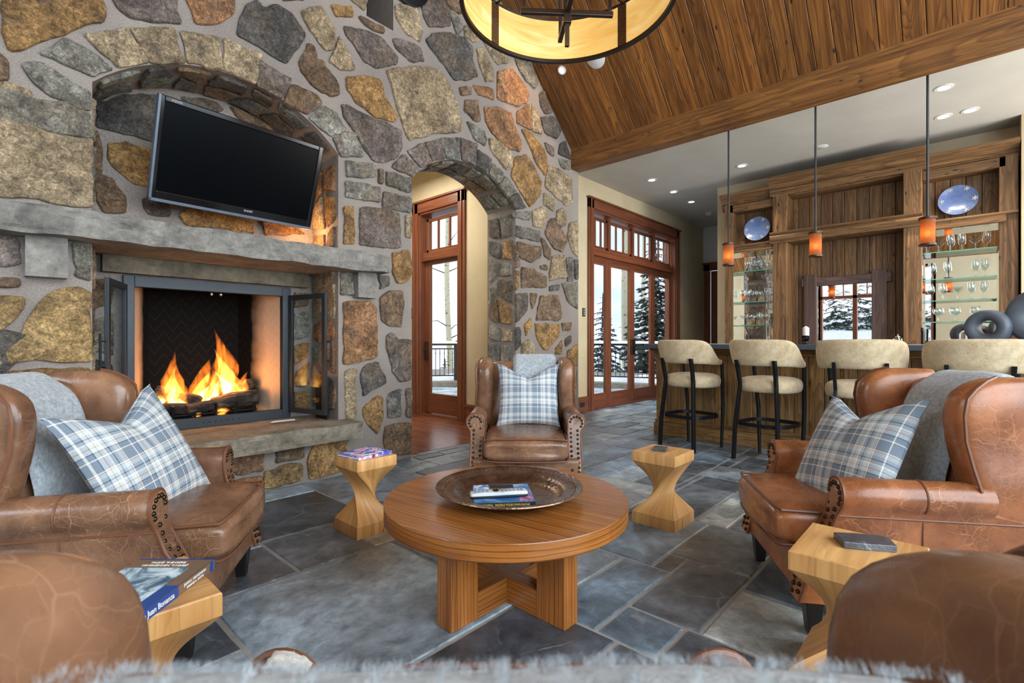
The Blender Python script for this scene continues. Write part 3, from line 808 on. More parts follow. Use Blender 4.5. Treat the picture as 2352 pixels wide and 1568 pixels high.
for n_, (x0, x1, y0, y1, c) in enumerate(tiles):
    if y1 > 4.0 and x1 < 4.4: y1 = min(y1, 4.0)
    if y1 - y0 < .03: continue
    if min(x1-x0, y1-y0) < .11: c = 'D'
    k = .009; hgt = rnd.uniform(-.0012, .0012); out = []; R = rnd.uniform(.88, 1.12)
    def edge(ax, ay, bx_, by_):
        m = max(1, int(math.hypot(bx_-ax, by_-ay)/.09))
        for q in range(m): 
            t = q/m; out.append((ax+(bx_-ax)*t + noise.noise(Vector((ax+t*3, ay*5, n_)))*.004, ay+(by_-ay)*t + noise.noise(Vector((ay+t*3, ax*5, n_+.5)))*.004))
    edge(x0+k, y0+k, x1-k, y0+k); edge(x1-k, y0+k, x1-k, y1-k); edge(x1-k, y1-k, x0+k, y1-k); edge(x0+k, y1-k, x0+k, y0+k)
    m = len(out); cx, cy = (x0+x1)/2, (y0+y1)/2
    inn = [(a + (cx-a)*.005/max(abs(cx-a), .02), b + (cy-b)*.005/max(abs(cy-b), .02)) for a, b in out]
    P = [(a, b, -.006) for a, b in out] + [(a, b, hgt) for a, b in inn]
    cc = TC[c]; tl.add(P, [(i, (i+1) % m, m+(i+1) % m, m+i) for i in range(m)] + [tuple(m+i for i in range(m))], None, (cc[0]*R, cc[1]*R, cc[2]*R, 1))
tl.build('slate_tile_surface', M['slate'], floor)
hf = MB()
for i in range(26):
    hf.box((2.3 + i*.09, 4.0, -.02), (2.3 + i*.09 + .088, 7.6, .001), grain=1, vary=.14)
struct(hf.build('floor_passage', M['hall_floor']))

# ================================================================== PLAIN WALLS, CEILINGS
def wallbox(name, boxes, mat):
    mb = MB()
    for lo, hi in boxes: mb.box(lo, hi)
    return struct(mb.build(name, mat))
ZC = 3.67
DX0, DX1, DZ = 6.66, 9.74, 3.24                                   # french door opening
wallbox('wall_terrace', [((5.53, 4.44, 0), (DX0, 4.66, ZC)), ((DX1, 4.44, 0), (11.25, 4.66, ZC)), ((DX0, 4.44, DZ), (DX1, 4.66, ZC))], M['cream'])
EY0, EY1, EZ = 5.22, 6.18, 3.06
wallbox('wall_passage_right', [((4.57, 4.37, 0), (4.75, EY0, ZC)), ((4.57, EY1, 0), (4.75, 7.8, ZC)), ((4.57, EY0, EZ), (4.75, EY1, ZC))], M['cream'])
wallbox('wall_passage_end', [((2.62, 7.6, 0), (4.75, 7.75, ZC))], M['cream'])
wallbox('wall_passage_left', [((2.62, 4.375, 0), (2.77, 7.75, ZC))], M['cream'])
wallbox('ceiling_passage', [((2.62, 4.38, ZC), (4.75, 7.75, ZC+.1))], M['white'])
wallbox('wall_side_hall', [((11.15, -3.6, 2.70), (11.3, 4.66, ZC)), ((11.15, -3.6, 0), (11.3, 3.30, 2.70)), ((11.15, 4.30, 0), (11.3, 4.66, 2.70))], M['cool_white'])
wallbox('wall_bar', [((8.43, -.42, 0), (8.6, 3.116, ZC)), ((8.03, -3.6, 0), (8.6, -.42, ZC))], M['cream'])
wallbox('ceiling_bar', [((5.40, -3.6, ZC), (11.3, 4.66, ZC+.12))], M['white'])
wallbox('wall_east_rear', [((5.6, -3.75, 0), (11.3, -3.6, ZC))], M['cream'])
# rear gable wall with its window opening, west wall with its window opening
wallbox('wall_south', [((-3.3, -3.65, 0), (-2.8, -3.5, 8)), ((4.8, -3.65, 0), (5.6, -3.5, 8)), ((-2.8, -3.65, 0), (4.8, -3.5, .5)), ((-2.8, -3.65, 5.8), (4.8, -3.5, 8))], M['cream'])
wallbox('wall_west', [((-3.35, -3.6, 0), (-3.2, 3.95, .35)), ((-3.35, -3.6, 3.45), (-3.2, 3.95, 3.75)), ((-3.35, 3.84, .35), (-3.2, 3.95, 3.45)), ((-3.35, -3.6, .35), (-3.2, .84, 3.45))], M['cream'])
ww = MB()
for y in (.84, 1.84, 2.84, 3.84): ww.box((-3.36, y-.06, .35), (-3.2, y+.06, 3.45))
for z in (.35, 2.55, 3.4): ww.box((-3.36, .84, z), (-3.2, 3.84, z+.10))
for y in (1.17, 1.51, 2.17, 2.51, 3.17, 3.51): ww.box((-3.31, y-.015, 2.6), (-3.25, y+.015, 3.45))
struct(ww.build('window_1', M['mahogany'], bevel=.004))
sw = MB()
for x in (-2.8, -.9, 1.0, 2.9, 4.8): sw.box((x-.07, -3.66, .5), (x+.07, -3.5, 5.8))
for z in (.5, 2.6, 5.75): sw.box((-2.8, -3.66, z), (4.8, -3.5, z+.12))
struct(sw.build('window_2', M['mahogany'], bevel=.004))

# sloping board ceiling over the hall: boards run from the beam up to the ridge
cb = MB(); bw = .158
def slope_box(mb, side, y0, y1, jit):
    # local frame: a along slope (upwards), b = y, c = outwards
    L = 5.98; ang = math.atan(.97)
    if side > 0:
        ex = Vector((-math.cos(ang), 0, math.sin(ang))); o = Vector((5.40, 0, 3.64 - .03*.97))
    else:
        ex = Vector((math.cos(ang), 0, math.sin(ang))); o = Vector((-3.23, 0, 3.64 - .03*.97))
    ez = Vector((math.sin(ang)*(1 if side > 0 else -1), 0, math.cos(ang))); ey = Vector((0, 1, 0))
    Mx = Matrix(((ex.x, ey.x, ez.x, o.x), (ex.y, ey.y, ez.y, o.y), (ex.z, ey.z, ez.z, o.z), (0, 0, 0, 1)))
    mb.box((0, y0, 0), (L + .05, y1, .03 + jit), Mx, grain=0, vary=.3)
y = YW
while y > -3.6:
    for sgn in (1, -1): slope_box(cb, sgn, max(y-bw+.004, -3.65), y, 0)
    y -= bw
struct(cb.build('ceiling_boards', M['ceil_wood'], bevel=.004, seg=1))
bk = MB()
for sgn in (1, -1):
    e = 5.37 if sgn > 0 else -3.2
    bk.add([(e+.1*sgn, -3.65, 3.60), (e+.1*sgn, 3.95, 3.60), (1.085, 3.95, 7.90), (1.085, -3.65, 7.90)], [(0, 1, 2, 3)])
struct(bk.build('roof', M['matt_black']))
bm_ = MB(); bm_.box((5.36, -3.6, 3.39), (5.56, YW+.02, 3.70), grain=1, vary=0)
struct(bm_.build('ceiling_beam', M['beam_wood'], bevel=.006))

# baseboards
bb = MB()
bb.box((4.545, 4.40, 0), (4.57, 5.10, .24), vary=0); bb.box((4.535, 4.40, .20), (4.57, 5.10, .225), vary=0)
struct(bb.build('baseboard_passage', M['mahogany'], bevel=.003))
bb = MB(); bb.box((5.53, 4.41, 0), (6.53, 4.44, .24), vary=0); bb.box((9.9, 4.41, 0), (11.15, 4.44, .24), vary=0)
struct(bb.build('baseboard_terrace', M['mahogany'], bevel=.003))

# ------------------------------------------------------------------ doors (structure): casing, leaves, transom lights
def xf(kind, c):
    """door frames are drawn in (along, out, up) and mapped to the wall"""
    if kind == 'y': return Matrix(((1,0,0,0),(0,1,0,c),(0,0,1,0),(0,0,0,1)))
    return Matrix(((0,1,0,c),(1,0,0,0),(0,0,1,0),(0,0,0,1)))
def door_set(name, kind, plane, x0, x1, ztop, leaves, zt0, zt1, munt, glassz, stile, handle):
    T = xf(kind, plane); cas = MB()
    W = .125
    for a, b in ((x0-W, x0+.02), (x1-.02, x1+W)): cas.box((a, -.035, 0), (b, 0, ztop+W), T, 2, vary=.04)
    for a in (x0-W*.62, x1+W*.38): cas.box((a, -.05, 0), (a+.03, -.034, ztop+W), T, 2, vary=.04)
    cas.box((x0-W, -.035, ztop-.02), (x1+W, 0, ztop+W), T, 0, vary=.04); cas.box((x0-W-.02, -.06, ztop+W), (x1+W+.02, 0, ztop+W+.03), T, 0, vary=.04)
    for a, b in ((x0-.001, x0+.05), (x1-.05, x1+.001)): cas.box((a, -.01, 0), (b, .22, ztop), T, 2, vary=.04)
    cas.box((x0, -.01, ztop-.05), (x1, .22, ztop+.001), T, 0, vary=.04)
    cas.box((x0, .05, zt0-.11), (x1, .17, zt0), T, 0, vary=.04); cas.box((x0, .02, zt0-.13), (x1, .20, zt0-.10), T, 0, vary=.04)
    cas.box((x0, .0, 0), (x1, .22, .012), T, 0, vary=.04)
    for a, b in leaves[:-1] and [(l[1]-.035, l[1]+.035) for l in leaves[:-1]]: cas.box((a, .06, zt0-.02), (b, .16, zt1+.1), T, 2, vary=.04)
    root = struct(cas.build(name, M['mahogany'], bevel=.004))
    for i, (a, b) in enumerate(leaves):
        lf = MB(); zb = .02; zt = zt0-.12
        for p, q in ((a+.004, a+stile), (b-stile, b-.004)): lf.box((p, .085, zb), (q, .135, zt), T, 2, vary=.05)
        lf.box((a+stile-.002, .087, glassz[1]), (b-stile+.002, .133, zt), T, 0, vary=.05); lf.box((a+stile-.002, .087, zb), (b-stile+.002, .133, glassz[0]), T, 0, vary=.05)
        leaf = lf.build('door_leaf', M['mahogany'], root, bevel=.004)
        gb = MB(); gb.box((a+stile, .107, glassz[0]), (b-stile, .113, glassz[1]), T); gb.build('glass_pane', M['pane'], leaf)
        tr = MB(); ta, tb = a+.035, b-.035
        for p, q in ((ta, ta+.045), (tb-.045, tb)): tr.box((p, .09, zt0), (q, .13, zt1), T, 2, vary=.05)
        tr.box((ta, .09, zt1-.045), (tb, .13, zt1), T, 0, vary=.05); tr.box((ta, .09, zt0), (tb, .13, zt0+.05), T, 0, vary=.05)
        for k in range(1, munt): 
            c = ta + (tb-ta)*k/munt; tr.box((c-.014, .095, zt0), (c+.014, .125, zt1), T, 2, vary=.05)
        tro = tr.build('transom_sash', M['mahogany'], root, bevel=.003)
        gb = MB(); gb.box((ta+.03, .107, zt0+.03), (tb-.03, .112, zt1-.03), T); gb.build('glass_pane', M['pane'], tro)
    for hx, hz, s in handle:
        hb = MB(); hb.box((hx-.022, .05, hz-.16), (hx+.022, .09, hz+.12), T, vary=0); hb.tube([T @ Vector((hx, .07, hz)), T @ Vector((hx, .015, hz)), T @ Vector((hx + .11*s, .012, hz-.005))], .010)
        hb.build('door_handle', M['bronze'], root, bevel=.004)
    return root
door_set('door_1', 'y', 4.44, DX0, DX1, DZ, [(DX0+.05, 7.30), (7.30, 8.10), (8.10, 8.90), (8.90, DX1-.05)], 2.63, 3.15, 3, (.24, 2.38), .085, [(8.06, 1.02, -1), (8.14, 1.02, 1)])
door_set('door_2', 'x', 4.57, EY0, EY1, EZ, [(EY0+.05, EY1-.05)], 2.44, 2.96, 3, (.32, 2.26), .115, [(EY1-.11, .98, -1)])
# side hall door, ajar dark opening with red casing
T3 = xf('x', 11.15); c3 = MB()
for a, b in ((3.18, 3.32), (4.28, 4.42)): c3.box((a, -.04, 0), (b, 0, 2.82), T3, 2, vary=.04)
c3.box((3.18, -.04, 2.68), (4.42, 0, 2.82), T3, 0, vary=.04); c3.box((3.14, -.07, 2.82), (4.46, 0, 2.86), T3, 0, vary=.04)
d3 = struct(c3.build('door_3', M['mahogany'], bevel=.004))
lf = MB(); lf.box((3.32, .04, 0), (4.28, .09, 2.68), T3, 2, vary=0); lf.box((3.42, .02, .2), (4.18, .05, 1.1), T3, 2, vary=.1); lf.box((3.42, .02, 1.25), (4.18, .05, 2.55), T3, 2, vary=.1); lf.build('door_leaf', M['mahogany'], d3, bevel=.006)

# ================================================================== OUTSIDE: terrace, railing, trees, snow
tr = MB(); tr.add([(4.76, 4.67, -.03), (16, 4.67, -.03), (16, 16, -.03), (4.76, 16, -.03)], [(0, 1, 2, 3)]); ter = struct(tr.build('terrace_floor', M['grout']))
tm = MB(); 
for i in range(15):
    for j in range(12):
        x0, y0 = 4.78 + i*.62, 4.68 + j*.62 + (i % 2)*.2
        if math.hypot(x0-4.6, y0-4.4) > 6.1: continue
        tm.box((x0, y0, -.04), (x0+.60, y0+.60, -.018), col=tuple(k*random.uniform(.9, 1.4) for k in TC['L'][:3]) + (1,))
tm.build('terrace_tile_surface', M['slate'], ter)
arc = lambda r, a, z: Vector((4.6 + r*math.cos(a), 4.44 + r*math.sin(a), z))
na = 44; angs = [PI/2*i/na for i in range(na+1)]
cp = MB(); cp.loft([[arc(5.95, a, -.03), arc(5.95, a, .11), arc(6.35, a, .11), arc(6.35, a, -.03)] for a in angs], smooth=False)
struct(cp.build('terrace_kerb', M['hearth']))
rail = thing('balcony_railing', 'black iron balcony railing around the snowy terrace outside the glass doors', 'railing', arc(6.4, PI/4, 0))
inv = Matrix.Translation(-Vector(rail.location))
mb = MB(); mb.loft([[arc(6.38, a, 1.0), arc(6.38, a, 1.05), arc(6.46, a, 1.05), arc(6.46, a, 1.0)] for a in angs], smooth=False, M=inv)
mb.build('top_rail', M['iron'], rail)
mb = MB()
for z in (.90, .22): mb.loft([[arc(6.40, a, z), arc(6.40, a, z+.03), arc(6.43, a, z+.03), arc(6.43, a, z)] for a in angs], smooth=False, M=inv)
mb.build('cross_rail', M['iron'], rail)
mb = MB()
for i in range(92):
    a = PI/2*(i+.5)/92; mb.tube([arc(6.42, a, .22), arc(6.42, a, .92)], .008, 5, M=inv); mb.ball(arc(6.42, a, .80), .016, 6, 4, M=inv)
mb.build('baluster', M['iron'], rail)
for a in (.12, .43, .62, .95, 1.28):
    mb = MB(); p = arc(6.42, a, 0); mb.box((p.x-.05, p.y-.05, -.05), (p.x+.05, p.y+.05, 1.12), M=inv); mb.build('post', M['iron'], rail, bevel=.005)
mb = MB(); mb.loft([[arc(6.34, a, 1.05), arc(6.37, a, 1.11 + .03*noise.noise(Vector((a*9, 0, 0)))), arc(6.46, a, 1.11 + .02*noise.noise(Vector((a*7, 3, 0)))), arc(6.5, a, 1.05)] for a in angs])
tag(mb.build('rail_snow', M['snow']), 'strip of snow lying along the top of the balcony railing', 'snow', kind='stuff')
mb = MB()
def drift(u, v):
    a = .08 + u*1.44; r = 6.46 + v*3.2
    return tuple(arc(r, a, .05 + .42*math.sin(min(v*3.2, 1.57)) + .22*noise.noise(Vector((a*7, r*1.3, 2)))*(v > .02) - v*v*2.0))
mb.grid(drift, 70, 18); tag(mb.build('snow_drift', M['snow']), 'bank of snow drifted against the outside of the railing', 'snow', kind='stuff')
mb = MB()
def ground(u, v):
    x = -160 + u*360; y = -110 + v*300; d = math.hypot(x-3, y)
    z = -1.8 - .012*max(0, min(d, 60))
    if x < -4: z += max(0, min(d, 75)-10)*.112
    elif d > 40: z += (d-40)*.03*(1 + .5*noise.noise(Vector((x*.02, y*.02, 0))))
    return (x, y, z + .4*noise.noise(Vector((x*.12, y*.12, 5))))
mb.grid(ground, 90, 76); struct(mb.build('ground_snow', M['snow']))

M['needle'] = plain('fir_needles', srgb(40, 58, 46), .8)
M['bark'] = plain('fir_bark', srgb(70, 56, 46), .9)
def aspen_mat():
    t = NT('aspen_bark'); co = t.coord('Object', (1, 1, 1)); n = t.noise(t.n('Mapping', {'Vector': co, 'Scale': (4, 4, 14)}).outputs[0], 1.2, 3)
    t.bsdf(Base_Color=t.mix(t.ramp(n, [(.62, 0), (.68, 1)]), srgb(214, 210, 178), srgb(50, 46, 40)), Roughness=.8); return t.done()
M['aspen'] = aspen_mat()
def conifer(mb_n, mb_s, H, W, seed, per=13, layers=22, Mx=None, snowp=.36):
    rd = random.Random(seed)
    for L in range(layers):
        t = L/(layers-1); z = H*(.06 + .92*t); rad = W*(1-t)**.85 + .05
        for k in range(max(4, int(per*(1-t*.6)))):
            a = rd.uniform(0, 2*PI); ln = rad*rd.uniform(.65, 1.1); dr = -.28*ln*rd.uniform(.6, 1.3)
            dx, dy = math.cos(a), math.sin(a); b = Vector((0, 0, z + rd.uniform(-.05, .05)*H/layers*3))
            prev = None; ns = 4
            for s in range(ns):
                f0 = s/ns; f1 = (s+1.25)/ns
                p0 = b + Vector((dx*ln*f0, dy*ln*f0, dr*f0**1.4)); p1 = b + Vector((dx*ln*f1, dy*ln*f1, dr*f1**1.4))
                wd = .20*ln*(1.1 - f0*.6)*rd.uniform(.6, 1.2); sd_ = Vector((-dy, dx, 0))*wd
                up = Vector((0, 0, .05*ln)); mid = p0.lerp(p1, .45)
                P = [p0, mid + sd_ - up*1.6, p1, mid - sd_ - up*1.6, mid + up]
                mb_n.add(P, [(0, 1, 4), (1, 2, 4), (2, 3, 4), (3, 0, 4), (0, 3, 2, 1)], None, (1,1,1,1), False, Mx)
                if rd.random() < snowp:
                    q = Vector((0, 0, .018*ln + .012)); sh = .62
                    c = (p0+p1)/2
                    Q = [c + (x-c)*sh + q for x in P]
                    mb_s.add(Q, [(0, 1, 4), (1, 2, 4), (2, 3, 4), (3, 0, 4), (0, 3, 2, 1)], None, (1,1,1,1), True, Mx)
def fir(x, y, z, H, W, seed, label, **k):
    r = thing('fir_tree', label, 'tree', (x, y, z), group='fir trees beyond the terrace')
    a, b = MB(), MB(); conifer(a, b, H, W, seed, **k); a.build('foliage', M['needle'], r)['kind'] = 'stuff'; b.build('snow', M['snow'], r)['kind'] = 'stuff'
    t = MB(); t.tube([(0, 0, -1), (0, 0, H*.5), (0, 0, H*.97)], [.14, .09, .02], 8); t.build('trunk', M['bark'], r)
p = on_y(1505, 784, 9.2); fir(p.x, 9.2, -1.7, 7.6, 1.9, 4, 'tall snowy fir tree filling the right half of the french doors', per=20, layers=30)
p = on_y(1385, 784, 10.4); fir(p.x, 10.4, -1.8, 4.9, 1.25, 9, 'shorter snowy fir tree seen through the leftmost french door pane', per=16, layers=24)
p = on_y(1575, 784, 12); fir(p.x, 12, -1.7, 7.5, 1.9, 14, 'snowy fir tree behind the right edge of the french doors', per=16, layers=26)
p = on_y(1022, 784, 22); fir(p.x, 22, -2.2, 2.4, 1.2, 31, 'low snowy fir tree below the balcony railing seen through the single glass door', per=14, layers=14)
def aspen(u, Y, lean, r, label, H=13):
    p = on_y(u, 784, Y); t = thing('aspen_tree', label, 'tree', (p.x, p.y, -2), group='bare aspens beyond the terrace')
    m = MB(); path = [Vector((lean*z + .06*math.sin(z*.9), .5*lean*z, z)) for z in [k*H/9 for k in range(10)]]
    m.tube(path, [r*(1-.06*k) for k in range(10)], 10); m.build('trunk', M['aspen'], t)
    rd = random.Random(u)
    for k in range(9):
        z = rd.uniform(3, H*.8); a = rd.uniform(0, 2*PI); o = Vector((lean*z, .5*lean*z, z)); d = Vector((math.cos(a), math.sin(a), .25)); L = rd.uniform(.6, 1.7)
        b = MB(); b.tube([o, o+d*L*.5+Vector((0, 0, .1)), o+d*L+Vector((0, 0, .5*L*rd.uniform(-.2, .6)))], [.025, .015, .004], 5); b.build('branch', M['bark'], t)
aspen(1436, 11.5, .01, .20, 'thick pale aspen trunk seen through the second french door pane')
aspen(1033, 15.5, -.03, .13, 'thin leaning aspen trunk seen through the single glass door')
aspen(1478, 13.5, .005, .14, 'slim aspen trunk behind the tall fir tree in the third transom light')
# wooded slope on the far side of the house, seen in the bar mirror
a, b = MB(), MB(); rd = random.Random(2)
for k in range(190):
    x = -rd.uniform(48, 66); y = rd.uniform(-30, 50); H = rd.uniform(4.6, 7.0)
    zg = ground((x+160)/360, (y+110)/300)[2]
    conifer(a, b, H, H*.26, 100+k, per=6, layers=7, snowp=.12, Mx=Matrix.Translation((x, y, zg)))
tag(a.build('forest', M['needle']), 'dark snowy forest on the slope reflected in the bar mirror', 'forest', kind='stuff')
tag(b.build('forest_snow', M['snow']), 'snow lying on the forest reflected in the bar mirror', 'snow', kind='stuff')

# ================================================================== WINGBACK ARMCHAIRS (front = -y, origin on the floor)
def lerp_tab(tab, x):
    for (a, va), (b, vb) in zip(tab, tab[1:]):
        if x <= b:
            t = (x-a)/(b-a) if b > a else 0
            t = min(max(t, 0), 1)
            if isinstance(va, tuple): return tuple(p+(q-p)*t for p, q in zip(va, vb))
            return va+(vb-va)*t
    return tab[-1][1]
def arm_front(z): return lerp_tab([(0, -.41), (.14, -.405), (.25, -.385), (.34, -.335), (.42, -.29), (.50, -.27), (1, -.265)], z)
BACK = [(.13, (.285, .30, .075)), (.30, (.275, .30, .085)), (.45, (.275, .295, .085)), (.62, (.300, .29, .085)), (.78, (.335, .29, .085)), (.87, (.356, .29, .080)), (.905, (.368, .285, .068)), (.928, (.378, .27, .048)), (.938, (.384, .24, .022))]
def back_center(z): return lerp_tab(BACK, z)
NAIL = [None]
def make_chair(label, leather_key='leather', group='leather wing chairs around the coffee table'):
    L = M[leather_key]
    r = thing('wingback_armchair', label, 'armchair', group=group)
    # base
    mb = MB(); mb.box((-.362, -.385, .135), (.362, .36, .31), vary=0); mb.build('base', L, r, bevel=.022, seg=3)
    for sx in (-1, 1):
        for sy in (-.335, .32):
            mb = MB(); c = Vector((sx*.318, sy, 0)); q = lambda h, z: [c+Vector((-h, -h, z)), c+Vector((h, -h, z)), c+Vector((h, h, z)), c+Vector((-h, h, z))]
            mb.loft([q(.020, 0), q(.033, .145)], smooth=False); mb.build('leg', M['dark_leg'], r, bevel=.003)
    # seat cushion
    mb = MB(); rings = []; top = []
    for y, zh, k in [(-.478, .030, .86), (-.472, .052, .93), (-.455, .068, .975), (-.43, .075, .99), (-.38, .079, 1), (-.25, .084, 1), (-.08, .086, 1), (.08, .084, 1), (.19, .078, 1), (.22, .05, .97)]:
        R = []
        for p in ring((0, y, .378), (1, 0, 0), (0, 0, 1), .288*k, zh, 40, 5.0):
            u = p.x/.29; up = (p.z-.378)/zh
            p.y += .028*u*u*(1 if y < -.3 else 0)
            if up > 0: p.z += .018*(1-u*u)*up*(1 - max(0, (-.40-y)/.08))
            R.append(p)
        rings.append(R)
    mb.loft(rings); cu = mb.build('seat_cushion', L, r, sub=1, sharp=70)
    mb = MB()
    for zz in (.444, .312):
        path = [Vector((.283*math.copysign(min(1, abs(math.sin(t))**.35), math.sin(t)), -.453 + .028*math.sin(t)**2 if abs(t) < 1.2 else -.43 + (abs(t)-1.2)*.9, zz + .012*(1-math.sin(t)**2)*(1 if zz > .4 else -.5))) for t in [-1.5 + 3.0*i/30 for i in range(31)]]
        mb.tube(path, .006, 6)
    mb.build('piping', M['piping'], cu)
    # back
    mb = MB(); rings = []
    for z, (yc, hw, th) in BACK:
        R = []
        for p in ring((0, yc, z), (1, 0, 0), (0, 1, 0), hw, th, 36, 3.6):
            u = p.x/.3
            if z > .85: p.z += .010*(1-u*u)
            if p.y < yc and z > .3: p.y -= .022*(1-u*u)
            R.append(p)
        rings.append(R)
    mb.loft(rings); mb.build('backrest', L, r, sub=1, sharp=70)
    # wings
    WT = [(.43, .20, .345, .318, .055), (.50, .18, .36, .326, .066), (.58, .155, .375, .324, .068), (.66, .135, .39, .316, .065), (.75, .115, .405, .311, .063), (.84, .105, .42, .315, .064), (.90, .115, .43, .316, .062), (.932, .145, .432, .316, .056), (.960, .19, .43, .315, .042), (.974, .24, .42, .314, .018)]
    for s in (-1, 1):
        mb = MB(); rings = []; edge = []; edge2 = []
        for z, yf, yr, xc, th in WT:
            c = Vector((s*xc, (yf+yr)/2, z)); U = Vector((s*.05, -1, 0)).normalized(); V = Vector((1, s*.05, 0)).normalized()
            rings.append(ring(c, U, V, (yr-yf)/2, th, 32, 3.4))
            edge.append(c + U*((yr-yf)/2)*.90 + V*s*th*.97)
        mb.loft(rings); wg = mb.build('wing', L, r, sub=1, sharp=70)
        mb = MB(); mb.tube(edge[2:], .0065, 6); mb.build('piping', M['piping'], wg)
    # arms with nailed fronts
    for s in (-1, 1):
        cx, cz, R = .350, .541, .061
        prof = [(.292, .14), (.292, .30), (.292, .46), (.292, .52)]
        prof += [(cx + R*math.cos(a), cz + R*math.sin(a)) for a in [math.radians(175 - i*(222/14)) for i in range(15)]]
        prof += [(.379, .470), (.377, .40), (.377, .30), (.377, .14)]
        ys = [0, .02, .25, .5, .75, 1]
        mb = MB(); rings = []
        for t in ys:
            sh = .93 if t == 0 else 1
            rings.append([Vector((s*(.335+(x-.335)*sh), arm_front(z) + ((.35 if z < .48 else .21)-arm_front(z))*t, z - (.004 if t == 0 and z > .5 else 0))) for x, z in prof])
        if s < 0: rings = [list(reversed(q)) for q in rings]
        mb.loft(rings); am = mb.build('arm', L, r, sharp=50)
        mb = MB(); mb.tube([Vector((s*x, arm_front(z)+.004, z)) for x, z in prof], .0062, 6)
        mid = [Vector((s*(.335+(x-.335)*1.004), .0, z)) for x, z in prof[3:19]]; mb.tube(mid, .004, 5); mb.tube([Vector((s*.3805, y_, .468)) for y_ in (-.275, -.1, .1, .33)], .004, 5); mb.tube([Vector((s*.3785, .0, z)) for z in (.15, .3, .46)], .003, 5)
        mb.build('piping', M['piping'], am)
        # facing panel and nailheads
        r2 = R-.019
        path = [(.312, .155+.0285*i) for i in range(13)]
        path += [(cx + r2*math.cos(a), cz-.002 + r2*math.sin(a)) for a in [math.radians(172 - i*30) for i in range(8)]]
        path += [(.358, .485 - .0285*i) for i in range(12)]
        for x, z in path:
            if NAIL[0] is None:
                nb_ = MB(); nb_.ball((0, 0, 0), .0090, 10, 6, (1, .75, 1)); NAIL[0] = nn = nb_.build('nailhead', M['nail'], am)
            else: nn = bpy.data.objects.new('nailhead', NAIL[0].data); COL.objects.link(nn); nn.parent = am
            nn.location = (s*x, arm_front(z)-.002, z)
    return r
def face(fx, fy): return math.atan2(fx, -fy)
def fdir(lat, d): return (FX*d + RX*lat, FY*d + RY*lat)
def put(o, lat, d, flat, fd):
    p = plan(lat, d); o.location = p; o.rotation_euler = (0, 0, face(*fdir(flat, fd))); return o
CH = {}
CH['center'] = put(make_chair('brown leather wingback armchair facing the camera across the coffee table'), .10, 3.70, -.02, -1)
CH['left'] = put(make_chair('brown leather wingback armchair beside the hearth, turned to the right'), -1.53, 1.95, .97, .22)
CH['right'] = put(make_chair('tan leather wingback armchair in front of the bar, turned to the left', 'tan_leather'), 1.52, 2.12, -.98, .18)
CH['near'] = put(make_chair('brown leather wingback armchair seen from behind, its two wings filling the bottom corners'), -.019, .530, 0, 1)

